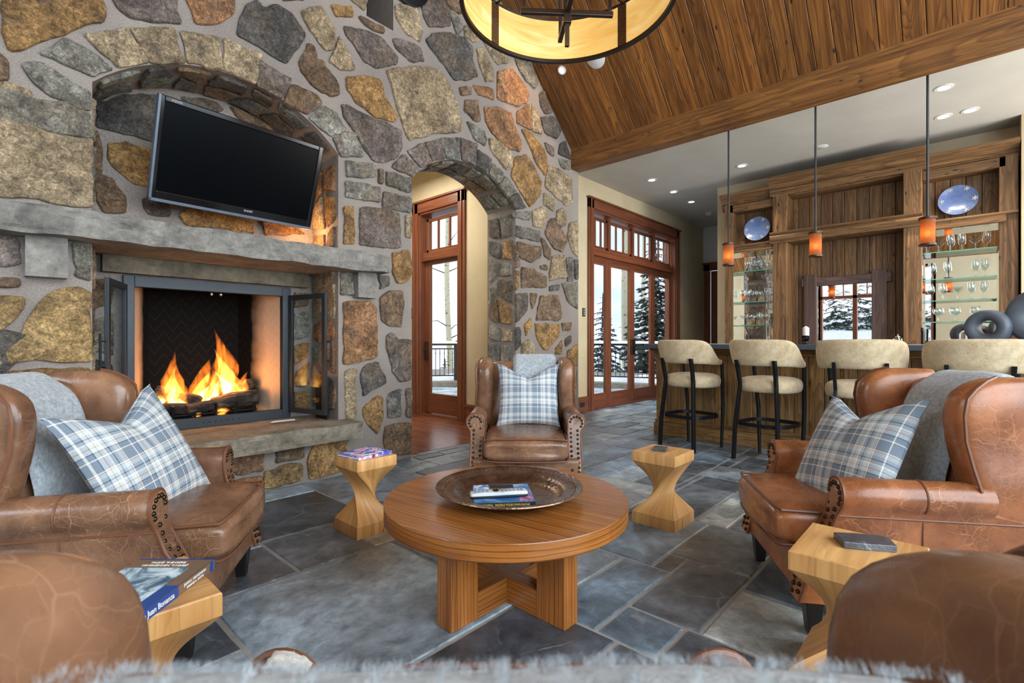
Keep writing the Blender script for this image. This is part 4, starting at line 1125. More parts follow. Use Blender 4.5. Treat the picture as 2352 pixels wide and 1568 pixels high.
# ------------------------------------------------------------------ wool throws over the chair backs (own objects, placed with the chair's matrix)
def in_chair(key): o = CH[key]; return Matrix.Translation(o.location) @ o.rotation_euler.to_matrix().to_4x4()
def throw_path(front_to, back_to, lift=0):
    pts = []
    for z in [back_to + (.91-back_to)*i/8 for i in range(9)]:
        yc, hw, th = back_center(z); pts.append(Vector((0, yc+th+.012, z)))
    pts += [Vector((0, .432, .940)), Vector((0, .410, .958)), Vector((0, .385, .963)), Vector((0, .350, .957)), Vector((0, .316, .934))]
    for z in [.90 - (.90-front_to)*i/10 for i in range(11)]:
        yc, hw, th = back_center(z); pts.append(Vector((0, yc-th-.036, z)))
    for p_ in pts:
        if p_.z > .90: p_.z += lift
    return pts
def make_throw(key, x0, x1, front_to, back_to, label, th=.014, fringe=True, fuzz=0, fan=0.0, lower_shift=0.0, lift=0, seed=1):
    T = in_chair(key); o = CH[key]
    r = thing('wool_throw', label, 'throw', o.location, o.rotation_euler[2], 'grey wool throws on the armchairs')
    pts = throw_path(front_to, back_to, lift); m = len(pts); n = 16
    def P(i, k, off):
        p = pts[i].copy(); u = k/n; f = i/(m-1)
        xa = x0 + lower_shift*max(0, f-.5); xb = x1 + fan*max(0, f-.5)
        x = xa + (xb-xa)*u
        a = pts[max(i-1, 0)]; b = pts[min(i+1, m-1)]; t = (b-a).normalized(); nrm = Vector((0, -t.z, t.y)); nrm = nrm if nrm.length > 0 else Vector((0, -1, 0))
        # path runs up the rear face and down the front: outward normal
        nrm = Vector((0, t.z, -t.y)) if False else Vector((0, t.z, -t.y))
        e = min(u, 1-u); rnd_ = min(1, e/.06)
        wob = .006*noise.noise(Vector((x*6, i*.4, seed)))
        crown = .004*(1-(x/.3)**2)*min(1, max(0, (p.z-.86)/.06))
        q = Vector((x, p.y, p.z + crown)) + nrm*(off*rnd_**.5 + wob)
        return q
    mb = MB()
    rings = []
    for i in range(m):
        rings.append([P(i, k, th) for k in range(n+1)] + [P(i, k, 0) for k in range(n, -1, -1)])
    mb.loft(rings); mb.build('cloth', M['throw'], r, sub=1, sharp=0)
    if fringe:
        fb_ = MB(); rd = random.Random(seed+5)
        for k in range(34):
            u = (k+.5)/34*n; i = m-1
            a = P(i, int(u), th*.6).lerp(P(i, min(int(u)+1, n), th*.6), u-int(u)); L = rd.uniform(.07, .11)
            fb_.tube([a, a+Vector((rd.uniform(-.006, .006), -.010, -L*.45)), a+Vector((rd.uniform(-.014, .014), -.012+rd.uniform(-.01, .004), -L))], [.0030, .0034, .0016], 5)
        fb_.build('fringe', M['fringe'], r)
    if fuzz:
        fz = MB(); rd = random.Random(seed+9)
        for k in range(fuzz):
            i = rd.randint(8, 15); u = rd.uniform(0, n-.01); a = P(i, int(u), th).lerp(P(i, int(u)+1, th), u-int(u)); b = P(i+1, int(u), th); c = a.lerp(b, rd.random())
            t = (b-a).normalized() if (b-a).length > 0 else Vector((0, 0, 1)); nrm = Vector((0, t.z, -t.y))
            L = rd.uniform(.002, .0065); d = (nrm + Vector((rd.uniform(-.8, .8), rd.uniform(-.6, .6), rd.uniform(-.5, .6)))).normalized()
            s_ = Vector((rd.uniform(-1, 1), rd.uniform(-1, 1), rd.uniform(-1, 1))).normalized()*.00012
            e = c + d*L*.5 + Vector((0, 0, .001)); f = c + d*L + s_*4
            fz.add([c-s_, c+s_, e+s_*.8, e-s_*.8, f], [(0, 1, 2, 3), (3, 2, 4)])
        fo = fz.build('wool_nap', M['throw'], r); fo['kind'] = 'stuff'
    return r
make_throw('center', -.10, .255, .56, .62, 'grey wool throw folded over the back of the armchair facing the camera', th=.034, fringe=False, seed=2)
make_throw('left', -.20, .16, .47, .55, 'grey fringed wool throw over the back of the armchair beside the hearth', lower_shift=-.02, seed=3)
make_throw('right', -.16, .20, .46, .52, 'grey fringed wool throw over the back of the tan armchair by the bar', fan=.03, seed=4)
make_throw('near', -.205, .17, .55, .6, 'pale fuzzy wool throw along the bottom edge, over the nearest chair back', th=.012, fringe=False, fuzz=20000, lift=.0048, seed=5)

# ------------------------------------------------------------------ plaid cushions
def make_pillow(key, x, y, z, lean, yaw, roll, label, size=.235, chop=.10, thick=.085):
    T = in_chair(key); r = thing('plaid_pillow', label, 'cushion', T @ Vector((x, y, z)), 0, 'plaid cushions on the armchairs')
    r.rotation_euler = (T.to_3x3() @ (Matrix.Rotation(yaw, 3, 'Z') @ Matrix.Rotation(lean, 3, 'X') @ Matrix.Rotation(roll, 3, 'Y'))).to_euler()
    mb = MB()
    def f(side):
        def g(a, b):
            u, v = a*2-1, b*2-1
            px = size*u*(1 - .07*(1-u*u)*0 - .075*(1-abs(v)**2.0)*abs(u)**2 + .03*abs(u*v)**6); pz = size*v*(1 - .075*(1-abs(u)**2.0)*abs(v)**2 + .05*abs(u*v)**6)
            t = thick*max(0, (1-u**2))**.45*max(0, (1-v**2))**.45
            if v > 0:
                c = max(0, 1-abs(u)/.8); pz -= chop*(v**2.2)*c**1.15
                t *= (1 - .45*math.exp(-(u/.16)**2)*v)
            t += .004*noise.noise(Vector((u*2.5, v*2.5, side)))*(1-u*u)*(1-v*v)
            return (px, -side*t*(1 if side > 0 else .75), pz)
        return g
    mb.grid(f(1), 36, 36, smooth=True); mb.grid(f(-1), 36, 36, smooth=True, flip=True)
    mb.build('cushion_cover', M['plaid'], r, weld=False, sharp=0)
    return r
make_pillow('center', .022, .10, .69, -.30, 0, 0, 'plaid cushion standing on the armchair facing the camera')
make_pillow('left', .0, -.05, .645, -.46, -.30, -.16, 'plaid cushion leaning in the armchair beside the hearth', size=.25)
make_pillow('right', .05, -.08, .635, -.50, .22, -.10, 'plaid cushion leaning in the tan armchair by the bar', size=.25)

# ================================================================== ROUND COFFEE TABLE
tb = thing('coffee_table', 'round amber wooden coffee table on a crossed plank base in the middle', 'coffee table', (1.555, 1.475, 0))
TH, TR = .435, .515
mb = MB(); segs = 96; nst = 9
# planked top: strips across x clipped to the circle, one mesh
def chord(y): return math.sqrt(max(TR*TR - y*y, 0))
ys = [-TR + 2*TR*i/nst for i in range(nst+1)]
for a, b in zip(ys, ys[1:]):
    pts = []; k = 14
    for i in range(k+1): y = a + (b-a)*i/k; pts.append((chord(y), y))
    for i in range(k, -1, -1): y = a + (b-a)*i/k; pts.append((-chord(y), y))
    tnt = random.uniform(.93, 1.07); o = random.uniform(0, 30)
    mb.add([(y*.9877+x*.1564, -x*.9877+y*.1564, TH) for x, y in pts], [tuple(range(len(pts)))], [[(x+o, y+o) for x, y in pts]], (tnt, tnt, tnt, 1))
mb.build('tabletop', M['table_wood'], tb)
mb = MB(); n = 120; prof = [(TR-.004, TH), (TR, TH-.006), (TR, .372), (TR-.006, .366), (.05, .366)]
for i in range(n):
    a0, a1 = 2*PI*i/n, 2*PI*(i+1)/n; tnt = [1, .9, 1.06, .95, 1.02, .9][int((a0 + .55)/(PI/3)) % 6]
    for (r0, z0), (r1, z1) in zip(prof, prof[1:]):
        P = [(r0*math.cos(a0), r0*math.sin(a0), z0), (r0*math.cos(a1), r0*math.sin(a1), z0), (r1*math.cos(a1), r1*math.sin(a1), z1), (r1*math.cos(a0), r1*math.sin(a0), z1)]
        mb.add(P, [(3, 2, 1, 0)], [[(a0*TR, z1), (a1*TR, z1), (a1*TR, z0), (a0*TR, z0)]], (tnt, tnt, tnt, 1), True)
mb.build('rim', M['table_wood'], tb)
for k in range(4):
    Rz = Matrix.Rotation(k*PI/2, 4, 'Z'); mb = MB(); mb.box((.205, -.042, 0), (.345, .042, .367), Rz, 2, vary=.05); mb.build('leg', M['table_wood'], tb, bevel=.003)
mb = MB(); mb.box((-.21, -.04, 0), (.21, .04, .105), grain=0, vary=.05); mb.box((-.04, -.21, 0), (.04, .21, .106), grain=1, vary=.05); mb.build('stretcher', M['table_wood'], tb, bevel=.003)
mb = MB(); mb.box((-.21, -.035, .315), (.21, .035, .366), grain=0, vary=.05); mb.box((-.035, -.21, .314), (.035, .21, .3655), grain=1, vary=.05); mb.build('apron', M['table_wood'], tb)

# copper tray
def copper_mat():
    t = NT('hammered_copper'); co = t.coord('Object'); n = t.noise(co, 9, 5, .65)
    v = t.n('TexVoronoi', {'Vector': co, 'Scale': 62})
    c = t.mix(t.ramp(n, [(.35, 0), (.65, 1)]), srgb(104, 74, 58), srgb(150, 124, 102)); c = t.mix(t.ramp(t.noise(co, 5, 3), [(.55, 0), (.7, .35)]), c, srgb(140, 128, 150))
    t.bsdf(Base_Color=c, Metallic=.9, Roughness=t.math('ADD', t.math('MULTIPLY', n, .25), .16), Normal=t.bump(v.outputs['Distance'], .35, .004)); return t.done()
M['copper'] = copper_mat()
c = plan(-.012, 2.13, TH)
ty = thing('copper_tray', 'large round hammered copper tray on the coffee table', 'tray', c)
mb = MB(); mb.lathe([(0, .004), (.19, .004), (.21, .008), (.225, .022), (.24, .034), (.262, .037), (.30, .048), (.312, .053), (.314, .049), (.30, .042), (.26, .030), (.243, .026), (.228, .012), (.21, .0005), (0, .0005)], 72, cap=False)
mb.build('dish', M['copper'], ty, sharp=60)
mb = MB()
for i in range(76):
    a = 2*PI*i/76; mb.ball((.285*math.cos(a), .285*math.sin(a), .0435), .0062, 7, 4, (1, 1, .5))
mb.build('embossed_rim', M['copper'], ty)

def cover_mat(name, stops, scale=6, rough=.25, kind='Object'):
    t = NT(name); co = t.coord(kind); n = t.noise(co, scale, 6, .62, .8)
    t.bsdf(Base_Color=t.ramp(n, stops), Roughness=rough); return t.done()
def book(name, label, loc, rz, w, d, h, cover, spine, cat='book', pages=srgb(226, 222, 212), group=None):
    """spine on the +x side, d along y"""
    r = thing(name, label, cat, loc, rz, group)
    mb = MB(); mb.box((-w/2+.003, -d/2+.004, .003), (w/2-.004, d/2-.004, h-.003)); mb.build('page_block', plain(name+'_pages', pages, .8), r)
    mb = MB(); mb.box((-w/2, -d/2, h-.003), (w/2, d/2, h)); mb.box((-w/2, -d/2, 0), (w/2, d/2, .003)); mb.build('cover', cover, r, bevel=.0008)
    mb = MB(); mb.box((w/2-.003, -d/2, 0), (w/2+.0015, d/2, h)); mb.build('spine', spine, r, bevel=.001)
    return r
def patch(name, x0, x1, y0, y1, z, mat, parent):
    mb = MB(); mb.box((x0, y0, z), (x1, y1, z+.0006)); return mb.build(name, mat, parent)
FA = math.atan2(FY, FX) - PI/2                                    # the way the viewer faces, as a turn of +y
# kayak guide in the tray with its spine towards the camera
c = plan(-.040, 2.095, TH + .0045); M['kay_cover'] = cover_mat('river_blue_cover', [(.3, srgb(26, 60, 120)), (.5, srgb(60, 120, 180)), (.62, srgb(150, 190, 220)), (.75, srgb(36, 70, 60))], 9)
kb = book('paperback_book', 'colourful kayaking paperback lying in the copper tray', c, FA - PI/2 + .10, .25, .245, .020, M['kay_cover'], M['matt_black'])
# book frame: +x = towards the camera (spine), +y = to the right of the picture... text runs along y
patch('title_panel', -.119, .02, -.05, .055, .020, M['matt_black'], kb)
patch('photo_panel', -.02, .121, .062, .118, .020, cover_mat('sunset_photo', [(.35, srgb(40, 60, 150)), (.5, srgb(150, 110, 170)), (.6, srgb(230, 140, 90)), (.7, srgb(60, 90, 160))], 22), kb)
patch('photo_panel', -.122, -.03, -.118, -.055, .020, cover_mat('splash_photo', [(.4, srgb(40, 100, 200)), (.5, srgb(150, 200, 230)), (.62, srgb(240, 245, 250))], 26), kb)
text('title_lettering', 'KAYAK', .046, M['yellow_ink'], kb, (-.015, .0, .0208), (0, 0, PI/2), sx=.75)
text('title_lettering', 'PADDLE YOUR OWN', .013, M['yellow_ink'], kb, (-.055, .0, .0208), (0, 0, PI/2), sx=.8)
text('spine_lettering', 'MCGUFFIN   PADDLE YOUR OWN KAYAK', .0125, M['yellow_ink'], kb, (.1268, 0, .010), (PI/2, 0, PI/2), sx=.85)
# remote control resting on it
rc = thing('remote_control', 'silver television remote with a black underside lying on the kayaking book', 'remote', c + Vector((0, 0, .0205)), FA + .18 - PI/2)
rc.location = plan(-.055, 2.04, TH + .0252)
mb = MB(); st = [(-.118, .018, .010), (-.112, .024, .015), (-.06, .026, .018), (0, .025, .015), (.07, .026, .018), (.112, .025, .015), (.119, .019, .010)]
mb.loft([ring((0, y, h/2 + .010), (1, 0, 0), (0, 0, 1), w_, h/2, 18, 4) for y, w_, h in st]); mb.build('top_shell', plain('silver_plastic', srgb(196, 200, 204), .35), rc)
mb = MB(); mb.loft([ring((0, y, .0075), (1, 0, 0), (0, 0, 1), w_*.93, .0075, 18, 3) for y, w_, h in st]); mb.build('bottom_shell', M['matt_black'], rc)
M['grey_button'] = plain('grey_button', srgb(120, 124, 130), .5)
for i in range(13):
    for j in range(3):
        if 4 <= i <= 6: continue
        mb = MB(); mb.box((-.017 + j*.013, -.10 + i*.016, .0255), (-.009 + j*.013, -.091 + i*.016, .0295)); mb.build('button', M['grey_button'], rc, bevel=.001)
mb = MB(); mb.tube([(0, -.012, .026), (0, -.012, .030)], .013, 16); mb.build('round_pad', M['black'], rc)

# ================================================================== CARVED TWIST STOOLS
def twist_stool(label, c, size, H=.435, tw=PI/2, hand=1, crack=None):
    r = thing('carved_side_table', label, 'side table', (c.x, c.y, 0), 0, 'twisted wooden side tables')
    mb = MB(); N = 26; s = size/2
    prof = [(0, 1, 0), (.005, 1.01, 0), (.068, 1.0, 0)]
    for i in range(N+1):
        t = i/N; z = .07 + (H-.07-.062)*t
        k = 1 - .60*math.sin(PI*t)**1.1; prof.append((z, k*(.985), tw*(.5-.5*math.cos(PI*t))))
    prof += [(H-.060, 1, tw), (H-.004, 1, tw), (H, .985, tw)]
    rings = []; m = 7
    for z, k, a in prof:
        R = []
        for q in range(4):
            for j in range(m):
                a0 = PI/4 + q*PI/2; p0 = Vector((math.cos(a0), math.sin(a0), 0))*s*k*1.4142; a1 = a0+PI/2; p1 = Vector((math.cos(a1), math.sin(a1), 0))*s*k*1.4142
                p = p0.lerp(p1, j/m); R.append(Matrix.Rotation(a*hand, 3, 'Z') @ p + Vector((0, 0, z)))
        rings.append(R)
    n4 = len(rings[0]); P = [p for R in rings for p in R]; Fs = []; uv = []
    for i in range(len(rings)-1):
        for k in range(n4):
            l = (k+1) % n4; Fs.append((i*n4+k, i*n4+l, (i+1)*n4+l, (i+1)*n4+k)); z0, z1 = rings[i][k].z, rings[i+1][k].z
            uv.append([(z0, k*.045), (z0, (k+1)*.045), (z1, (k+1)*.045), (z1, k*.045)])
    Fs.append(tuple((len(rings)-1)*n4+k for k in range(n4))); uv.append([(rings[-1][k].x+9, rings[-1][k].y) for k in range(n4)])
    o = c.x*3.1; uv = [[(a+o, b+o) for a, b in q] for q in uv]
    mb.add(P, Fs, uv, (1,1,1,1), True); mb.build('body', M['pale_wood'], r, sharp=28)
    if crack:
        mb = MB(); path = []
        for i in range(10):
            t = i/9; z = .002 + t*.16; k = 1 - .50*math.sin(PI*max(0, min(1, (z-.07)/(H-.132))))*(1 if z > .07 else 0)
            path.append(Vector((crack*s*.5 + .006*math.sin(t*7), -s*k*1.0 - .0006, z)))
        mb.tube(path[:4], [.0022, .002, .0016, .001], 5); mb.build('crack', M['matt_black'], r)
    return r
SB = plan(-.862, 2.915); twist_stool('twisted pale wooden side table holding a magazine, left behind the coffee table', SB, .255, hand=-1, crack=.6)
SR = plan(.925, 3.03); twist_stool('twisted pale wooden side table with a slate block, right of the centre armchair', SR, .27, hand=1, crack=-.5)
SN = plan(1.098, 1.565); twist_stool('twisted pale wooden side table between the tan armchair and the nearest chair', SN, .325, H=.445, hand=1)
SL = plan(-.99, 1.285); twist_stool('twisted pale wooden side table under the mining history book, lower left', SL, .33, H=.445, hand=-1)
# magazine
M['mag'] = cover_mat('magazine_cover', [(.32, srgb(50, 60, 170)), (.47, srgb(90, 100, 200)), (.52, srgb(236, 232, 240)), (.6, srgb(240, 150, 190)), (.68, srgb(50, 50, 60))], 14)
mg = book('magazine', 'blue and pink glossy magazine on the left back side table', SB + Vector((-.005, .0, .4355)), 0.02, .20, .235, .016, M['mag'], M['mag'], 'magazine')
mg.rotation_euler[2] = -PI/2 + .12
text('masthead', 'COLORADO', .034, M['white_ink'], mg, (.07, .0, .0162), (0, 0, PI/2), sx=.8)
def slate(name, label, c, rz, a, b, h, seed):
    rd = random.Random(seed); pts = [(-a, -b), (-a*.2, -b*1.05), (a*.9, -b*.95), (a, b*.6), (a*.7, b), (-a*.4, b*.96), (-a*1.02, b*.8)]
    mb = MB(); mb.prism(pts, 0, h, col=(*TC['K'][:3], 1)); o = mb.build(name, M['slate'], bevel=.003); o.location = c; o.rotation_euler = (0, 0, rz); return tag(o, label, 'slate block', 'slate blocks on the side tables')
slate('slate_block', 'small dark slate block on the side table right of the centre armchair', SR + Vector((.0, .02, .4355)), .3, .055, .042, .014, 1)
slate('slate_block', 'larger dark slate block on the side table beside the tan armchair', SN + Vector((.045, -.01, .4455)), FA - .25, .078, .045, .022, 2)
# mining history book
jb = book('hardback_book', 'mining history hardback with blue and brown jacket on the lower left side table', plan(-.965, 1.275, .4455), FA, .215, .310, .026, plain('brown_jacket', srgb(122, 98, 78), .3), plain('brown_jacket_spine', srgb(122, 98, 78), .3))
blue = plain('blue_jacket', srgb(36, 72, 140), .3)
M['jacket_photo'] = cover_mat('mountain_photo', [(.3, srgb(24, 34, 42)), (.45, srgb(90, 120, 140)), (.55, srgb(190, 214, 226)), (.68, srgb(240, 248, 250))], 13)
patch('jacket_band', -.1075, .1076, -.155, .0, .026, blue, jb)
patch('jacket_photo', -.1072, .070, -.118, .098, .0267, M['jacket_photo'], jb)
mb = MB(); mb.box((.1088, -.1552, 0), (.1096, -.005, .0262)); mb.build('spine_band', blue, jb)
mb = MB(); mb.box((.1088, .128, 0), (.1096, .143, .0262)); mb.build('spine_band', blue, jb)
mb = MB(); mb.box((-.108, .150, .0005), (.109, .1562, .0265)); mb.build('jacket_edge', blue, jb)
text('spine_lettering', 'San Juan Bonanza', .021, M['white_ink'], jb, (.1102, -.082, .013), (PI/2, 0, PI/2), sx=.82)
text('spine_lettering', 'JOHN L. NINNEMANN', .0092, M['white_ink'], jb, (.1102, .062, .0185), (PI/2, 0, PI/2))
text('spine_lettering', 'DUANE A. SMITH', .0092, M['white_ink'], jb, (.1102, .062, .0075), (PI/2, 0, PI/2))
text('cover_lettering', 'JOHN L. NINNEMANN', .0125, M['white_ink'], jb, (-.01, .115, .0268), (0, 0, PI))
text('cover_lettering', 'DUANE A. SMITH', .0125, M['white_ink'], jb, (-.01, .133, .0268), (0, 0, PI))
# pale cloth on the nearest chair's left arm
T = in_chair('near'); pc = MB()
def clothf(a, b):
    x = -.36 + .06*a; y = -.264 + .04*b; cz = .541; R_ = .066; dx = x + .350
    return T @ Vector((.350 - dx, y, cz + math.sqrt(max(R_*R_ - dx*dx, 0.0002)) + .004*noise.noise(Vector((a*4, b*4, 1)))))
T2 = T
pc.grid(lambda a, b: T @ Vector((.0, 0, 0)) if False else clothf(a, b), 12, 12)
po = pc.build('folded_cloth', M['fringe']); sm = po.modifiers.new('thickness', 'SOLIDIFY'); sm.thickness = .006; sm.offset = 1
tag(po, 'pale cloth lying over the left arm of the nearest armchair', 'cloth')

# ================================================================== FIREPLACE: steel surround, doors, grate, logs, flames
mb = MB(); YF = 4.33
ox0, ox1, oz0, oz1 = .688, 1.847, .44, 1.566; ix0, ix1, iz0, iz1 = .752, 1.778, .518, 1.487
for lo, hi in (((ox0, YF, oz0), (ix0, YB+.02, oz1)), ((ix1, YF, oz0), (ox1, YB+.02, oz1)), ((ix0, YF, iz1), (ix1, YB+.02, oz1)), ((ix0, YF, oz0), (ix1, YB+.02, iz0))): mb.box(lo, hi, vary=0)
fs = thing('fireplace_surround', 'dark blued steel firebox frame with two open glass doors', 'fireplace', (1.267, YF, .44))
I = Matrix.Translation((-1.267, -YF, -.44))
mbl = MB()
for lo, hi in (((ox0, YF, oz0), (ix0, YB+.02, oz1)), ((ix1, YF, oz0), (ox1, YB+.02, oz1)), ((ix0, YF, iz1), (ix1, YB+.02, oz1)), ((ix0, YF, oz0), (ix1, YB+.02, iz0))): mbl.box(lo, hi, I, vary=0)
mbl.build('frame', M['steel'], fs, bevel=.003)
mb = MB()
for i in range(7): mb.ball((1.18 + i*.042, YF-.001, .478), .0065, 8, 4, (1, .4, 1), I)
mb.build('vent_hole', M['matt_black'], fs)
mb = MB()
for x in (1.235, 1.30): mb.ball((x, YF+.0, iz1-.018), .013, 10, 6, M=I)
mb.build('latch_knob', M['chrome'], fs)
def fire_door(hx, hy, ex, ey, side):
    L = math.hypot(ex-hx, ey-hy); a = math.atan2(ey-hy, ex-hx)
    T = I @ Matrix.Translation((hx, hy, 0)) @ Matrix.Rotation(a, 4, 'Z')
    z0, z1 = .492, 1.498; f = MB(); bw_ = .042
    for lo, hi in (((0, -.012, z0), (bw_, .012, z1)), ((L-bw_, -.012, z0), (L, .012, z1)), ((bw_, -.012, z1-bw_), (L-bw_, .012, z1)), ((bw_, -.012, z0), (L-bw_, .012, z0+bw_))): f.box(lo, hi, T, vary=0)
    d = f.build('glass_door', M['steel'], fs, bevel=.002)
    gl = MB(); gl.box((bw_-.004, -.003, z0+bw_-.004), (L-bw_+.004, .003, z1-bw_+.004), T); gl.build('glass_pane', M['door_glass'], d)
    h = MB(); yy = -.04*side
    h.tube([T @ Vector((L-.012, 0, 1.10)), T @ Vector((L+.028, yy*.6, 1.10))], .004, 6); h.tube([T @ Vector((L-.012, 0, .94)), T @ Vector((L+.028, yy*.6, .94))], .004, 6)
    h.tube([T @ Vector((L+.028, yy*.6, 1.15)), T @ Vector((L+.028, yy*.6, .89))], .007, 8); h.build('handle', M['iron'], d)
    s = MB()
    for z in (.6, .8, 1.0, 1.2, 1.4): s.ball(T @ Vector((L-.02, -.013*side, z)), .004, 6, 4)
    s.build('screw', M['chrome'], d)
fire_door(.700, 4.325, .540, 3.915, 1); fire_door(1.835, 4.325, 1.945, 3.885, -1)
pl = MB(); pl.box((1.985, 3.95, .445), (2.0, 4.16, .80)); tag(pl.build('steel_plate', M['iron'], bevel=.002), 'dark steel plate standing on the hearth beside the right fireplace door', 'plate')
pp = MB(); pp.prism([(-.10, -.025), (.09, -.035), (.11, .02), (-.06, .03)], 0, .002); po = pp.build('paper_sheet', M['cool_white']); po.location = on_z(648, 966, .462); po.location.z = .461; tag(po, 'small sheet of paper lying on the hearth below the fire', 'paper')
# grate
gr = thing('fire_grate', 'black iron log grate inside the firebox', 'grate', (1.27, 4.55, .45)); GI = Matrix.Translation((-1.27, -4.55, -.45))
mb = MB()
for y in (4.43, 4.58, 4.70): mb.tube([(.98, y, .53), (1.60, y, .53)], .011, 6, M=GI)
mb.build('rail', M['iron'], gr)
for i in range(5):
    x = 1.0 + i*.145; m2 = MB(); m2.tube([(x, 4.42, .45), (x, 4.42, .53)], .010, 6, M=GI); m2.tube([(x, 4.74, .535), (x, 4.415, .535), (x, 4.405, .61)], .011, 6, M=GI); m2.build('bar', M['iron'], gr)
def log_mat():
    t = NT('charred_log'); co = t.coord('Object'); w_ = t.n('Mapping', {'Vector': co, 'Scale': (5, 30, 30)}).outputs[0]; n = t.noise(w_, 1.4, 6, .6, .5); n2 = t.noise(co, 6, 3)
    c = t.mix(t.ramp(n, [(.35, 0), (.65, 1)]), srgb(30, 24, 20), srgb(120, 96, 74)); c = t.mix(t.ramp(n2, [(.42, 0), (.6, .92)]), c, srgb(14, 12, 11))
    t.bsdf(Base_Color=c, Roughness=.85, Normal=t.bump(n, 1.0, .02)); return t.done()
M['log'] = log_mat()
def firelog(a, b, r, label, seed):
    a, b = Vector(a), Vector(b); c = (a+b)/2; L = (b-a).length; mb = MB(); rings = []; m = 16; n = 18
    for i in range(m+1):
        t = i/m; rr = r*(1 - .18*noise.noise(Vector((t*3, seed, 0))))*(.82 if i in (0, m) else 1); cy = .35*r*noise.noise(Vector((t*2.2, seed, 7)))
        rings.append([Vector((-L/2 + L*t, cy + rr*math.cos(2*PI*k/n)*(1+.25*noise.noise(Vector((k*.9, t*2, seed)))), rr*math.sin(2*PI*k/n)*(1+.25*noise.noise(Vector((k*.9, t*2, seed+4)))))) for k in range(n)])
    mb.loft(rings); o = mb.build('fire_log', M['log'], sharp=60); o.location = c; o.rotation_euler = (b-a).to_track_quat('X', 'Z').to_euler(); tag(o, label, 'log', 'logs burning on the grate')
firelog((.86, 4.50, .60), (1.18, 4.46, .57), .042, 'pale sided split log lowest at the left front of the grate', 1)
firelog((.93, 4.60, .72), (1.20, 4.47, .62), .046, 'charred log sloping down to the right at the left of the fire', 2)
firelog((1.09, 4.42, .575), (1.32, 4.46, .60), .042, 'small blackened log at the front centre of the grate', 3)
firelog((1.12, 4.66, .60), (1.30, 4.52, .70), .036, 'short charred log end pointing up in the middle of the fire', 4)
firelog((1.27, 4.47, .60), (1.62, 4.44, .64), .056, 'large grooved log at the right front of the grate', 5)
firelog((1.42, 4.58, .68), (1.64, 4.62, .735), .048, 'dark log resting on top of the large right log', 6)
firelog((1.22, 4.70, .58), (1.50, 4.66, .66), .045, 'log lying behind the flames at the back of the grate', 7)
lp = MB(); lp.box((1.635, 4.50, .56), (1.645, 4.62, .70), vary=0); tag(lp.build('gas_key_plate', M['iron'], bevel=.002), 'small square metal plate on the right firebrick wall', 'plate')
# flames: hot gas that gives off light
def flame_mat(name, lo, hi, col, strength, sc):
    t = NT(name); co = t.coord('Object'); w_ = t.n('Mapping', {'Vector': co, 'Scale': (1, 1, .34)}).outputs[0]
    n = t.noise(w_, sc, 3, .6, 1.2)
    e = t.n('Emission', {'Color': col, 'Strength': t.math('MULTIPLY', t.ramp(n, [(lo, 0), (hi, 1)]), strength)})
    t.t.links.new(e.outputs[0], t.out.inputs['Volume']); return t.done()
M['flame_o'] = flame_mat('orange_flame_gas', .36, .62, (1, .22, .02, 1), 26, 16)
M['flame_y'] = flame_mat('yellow_flame_gas', .32, .60, (1, .50, .06, 1), 60, 20)
M['flame_w'] = flame_mat('white_flame_gas', .25, .60, (1, .72, .22, 1), 110, 24)
fire = thing('log_fire', 'bright orange and yellow fire burning on the logs', 'fire', (1.27, 4.55, .58)); f0 = Vector((1.27, 4.55, .58))
def tongue(x, y, z, h, r, lean, sway, seed, inner=True):
    def lay(name, mat, kr, kh, dz):
        mb = MB(); rings = []; m = 16; n = 12
        for i in range(m+1):
            t = i/m; zz = z + dz + h*kh*t
            rr = r*kr*(math.sin(PI*min(1, t*1.15+.10))**.8 if t < .45 else (1-t)**.85*1.55*(1-.12*math.sin(t*9+seed)))
            rr = max(rr*(.82 + .4*noise.noise(Vector((t*3, seed, 1)))), .002)
            cx = x + lean*t*t*h + sway*math.sin(t*5+seed)*t; cy = y + .02*math.sin(t*4+seed*2)*t
            rings.append([Vector((cx + rr*math.cos(2*PI*k/n)*(1+.35*noise.noise(Vector((k*.8, t*2.5, seed)))), cy + .7*rr*math.sin(2*PI*k/n), zz)) - f0 for k in range(n)])
        mb.loft(rings); mb.build(name, mat, fire, sharp=0)
    lay('flame', M['flame_o'], 1, 1, 0); lay('flame', M['flame_y'], .72, .72, .005)
    if inner: lay('flame_core', M['flame_w'], .48, .42, .008)
for a in ((1.02, 4.52, .58, .44, .075, .05, .018, 1.0), (1.10, 4.50, .57, .30, .065, -.2, .02, 2.1), (1.20, 4.50, .58, .38, .07, .12, .02, 3.3), (1.27, 4.49, .57, .30, .07, .05, .02, 4.2),
          (1.40, 4.52, .60, .60, .075, -.10, .03, 5.7), (1.47, 4.54, .60, .34, .065, -.22, .02, 6.4), (1.53, 4.56, .62, .22, .05, .2, .02, 7.9), (1.33, 4.56, .60, .42, .05, .02, .02, 9.1), (.96, 4.56, .60, .25, .05, .1, .02, 10.4)):
    tongue(*(a[:4] + (a[4]*1.22,) + a[5:]))
tongue(1.33, 4.43, .50, .09, .06, .2, .01, 12.0, False); tongue(1.16, 4.43, .50, .08, .04, .2, .01, 13.0, False)

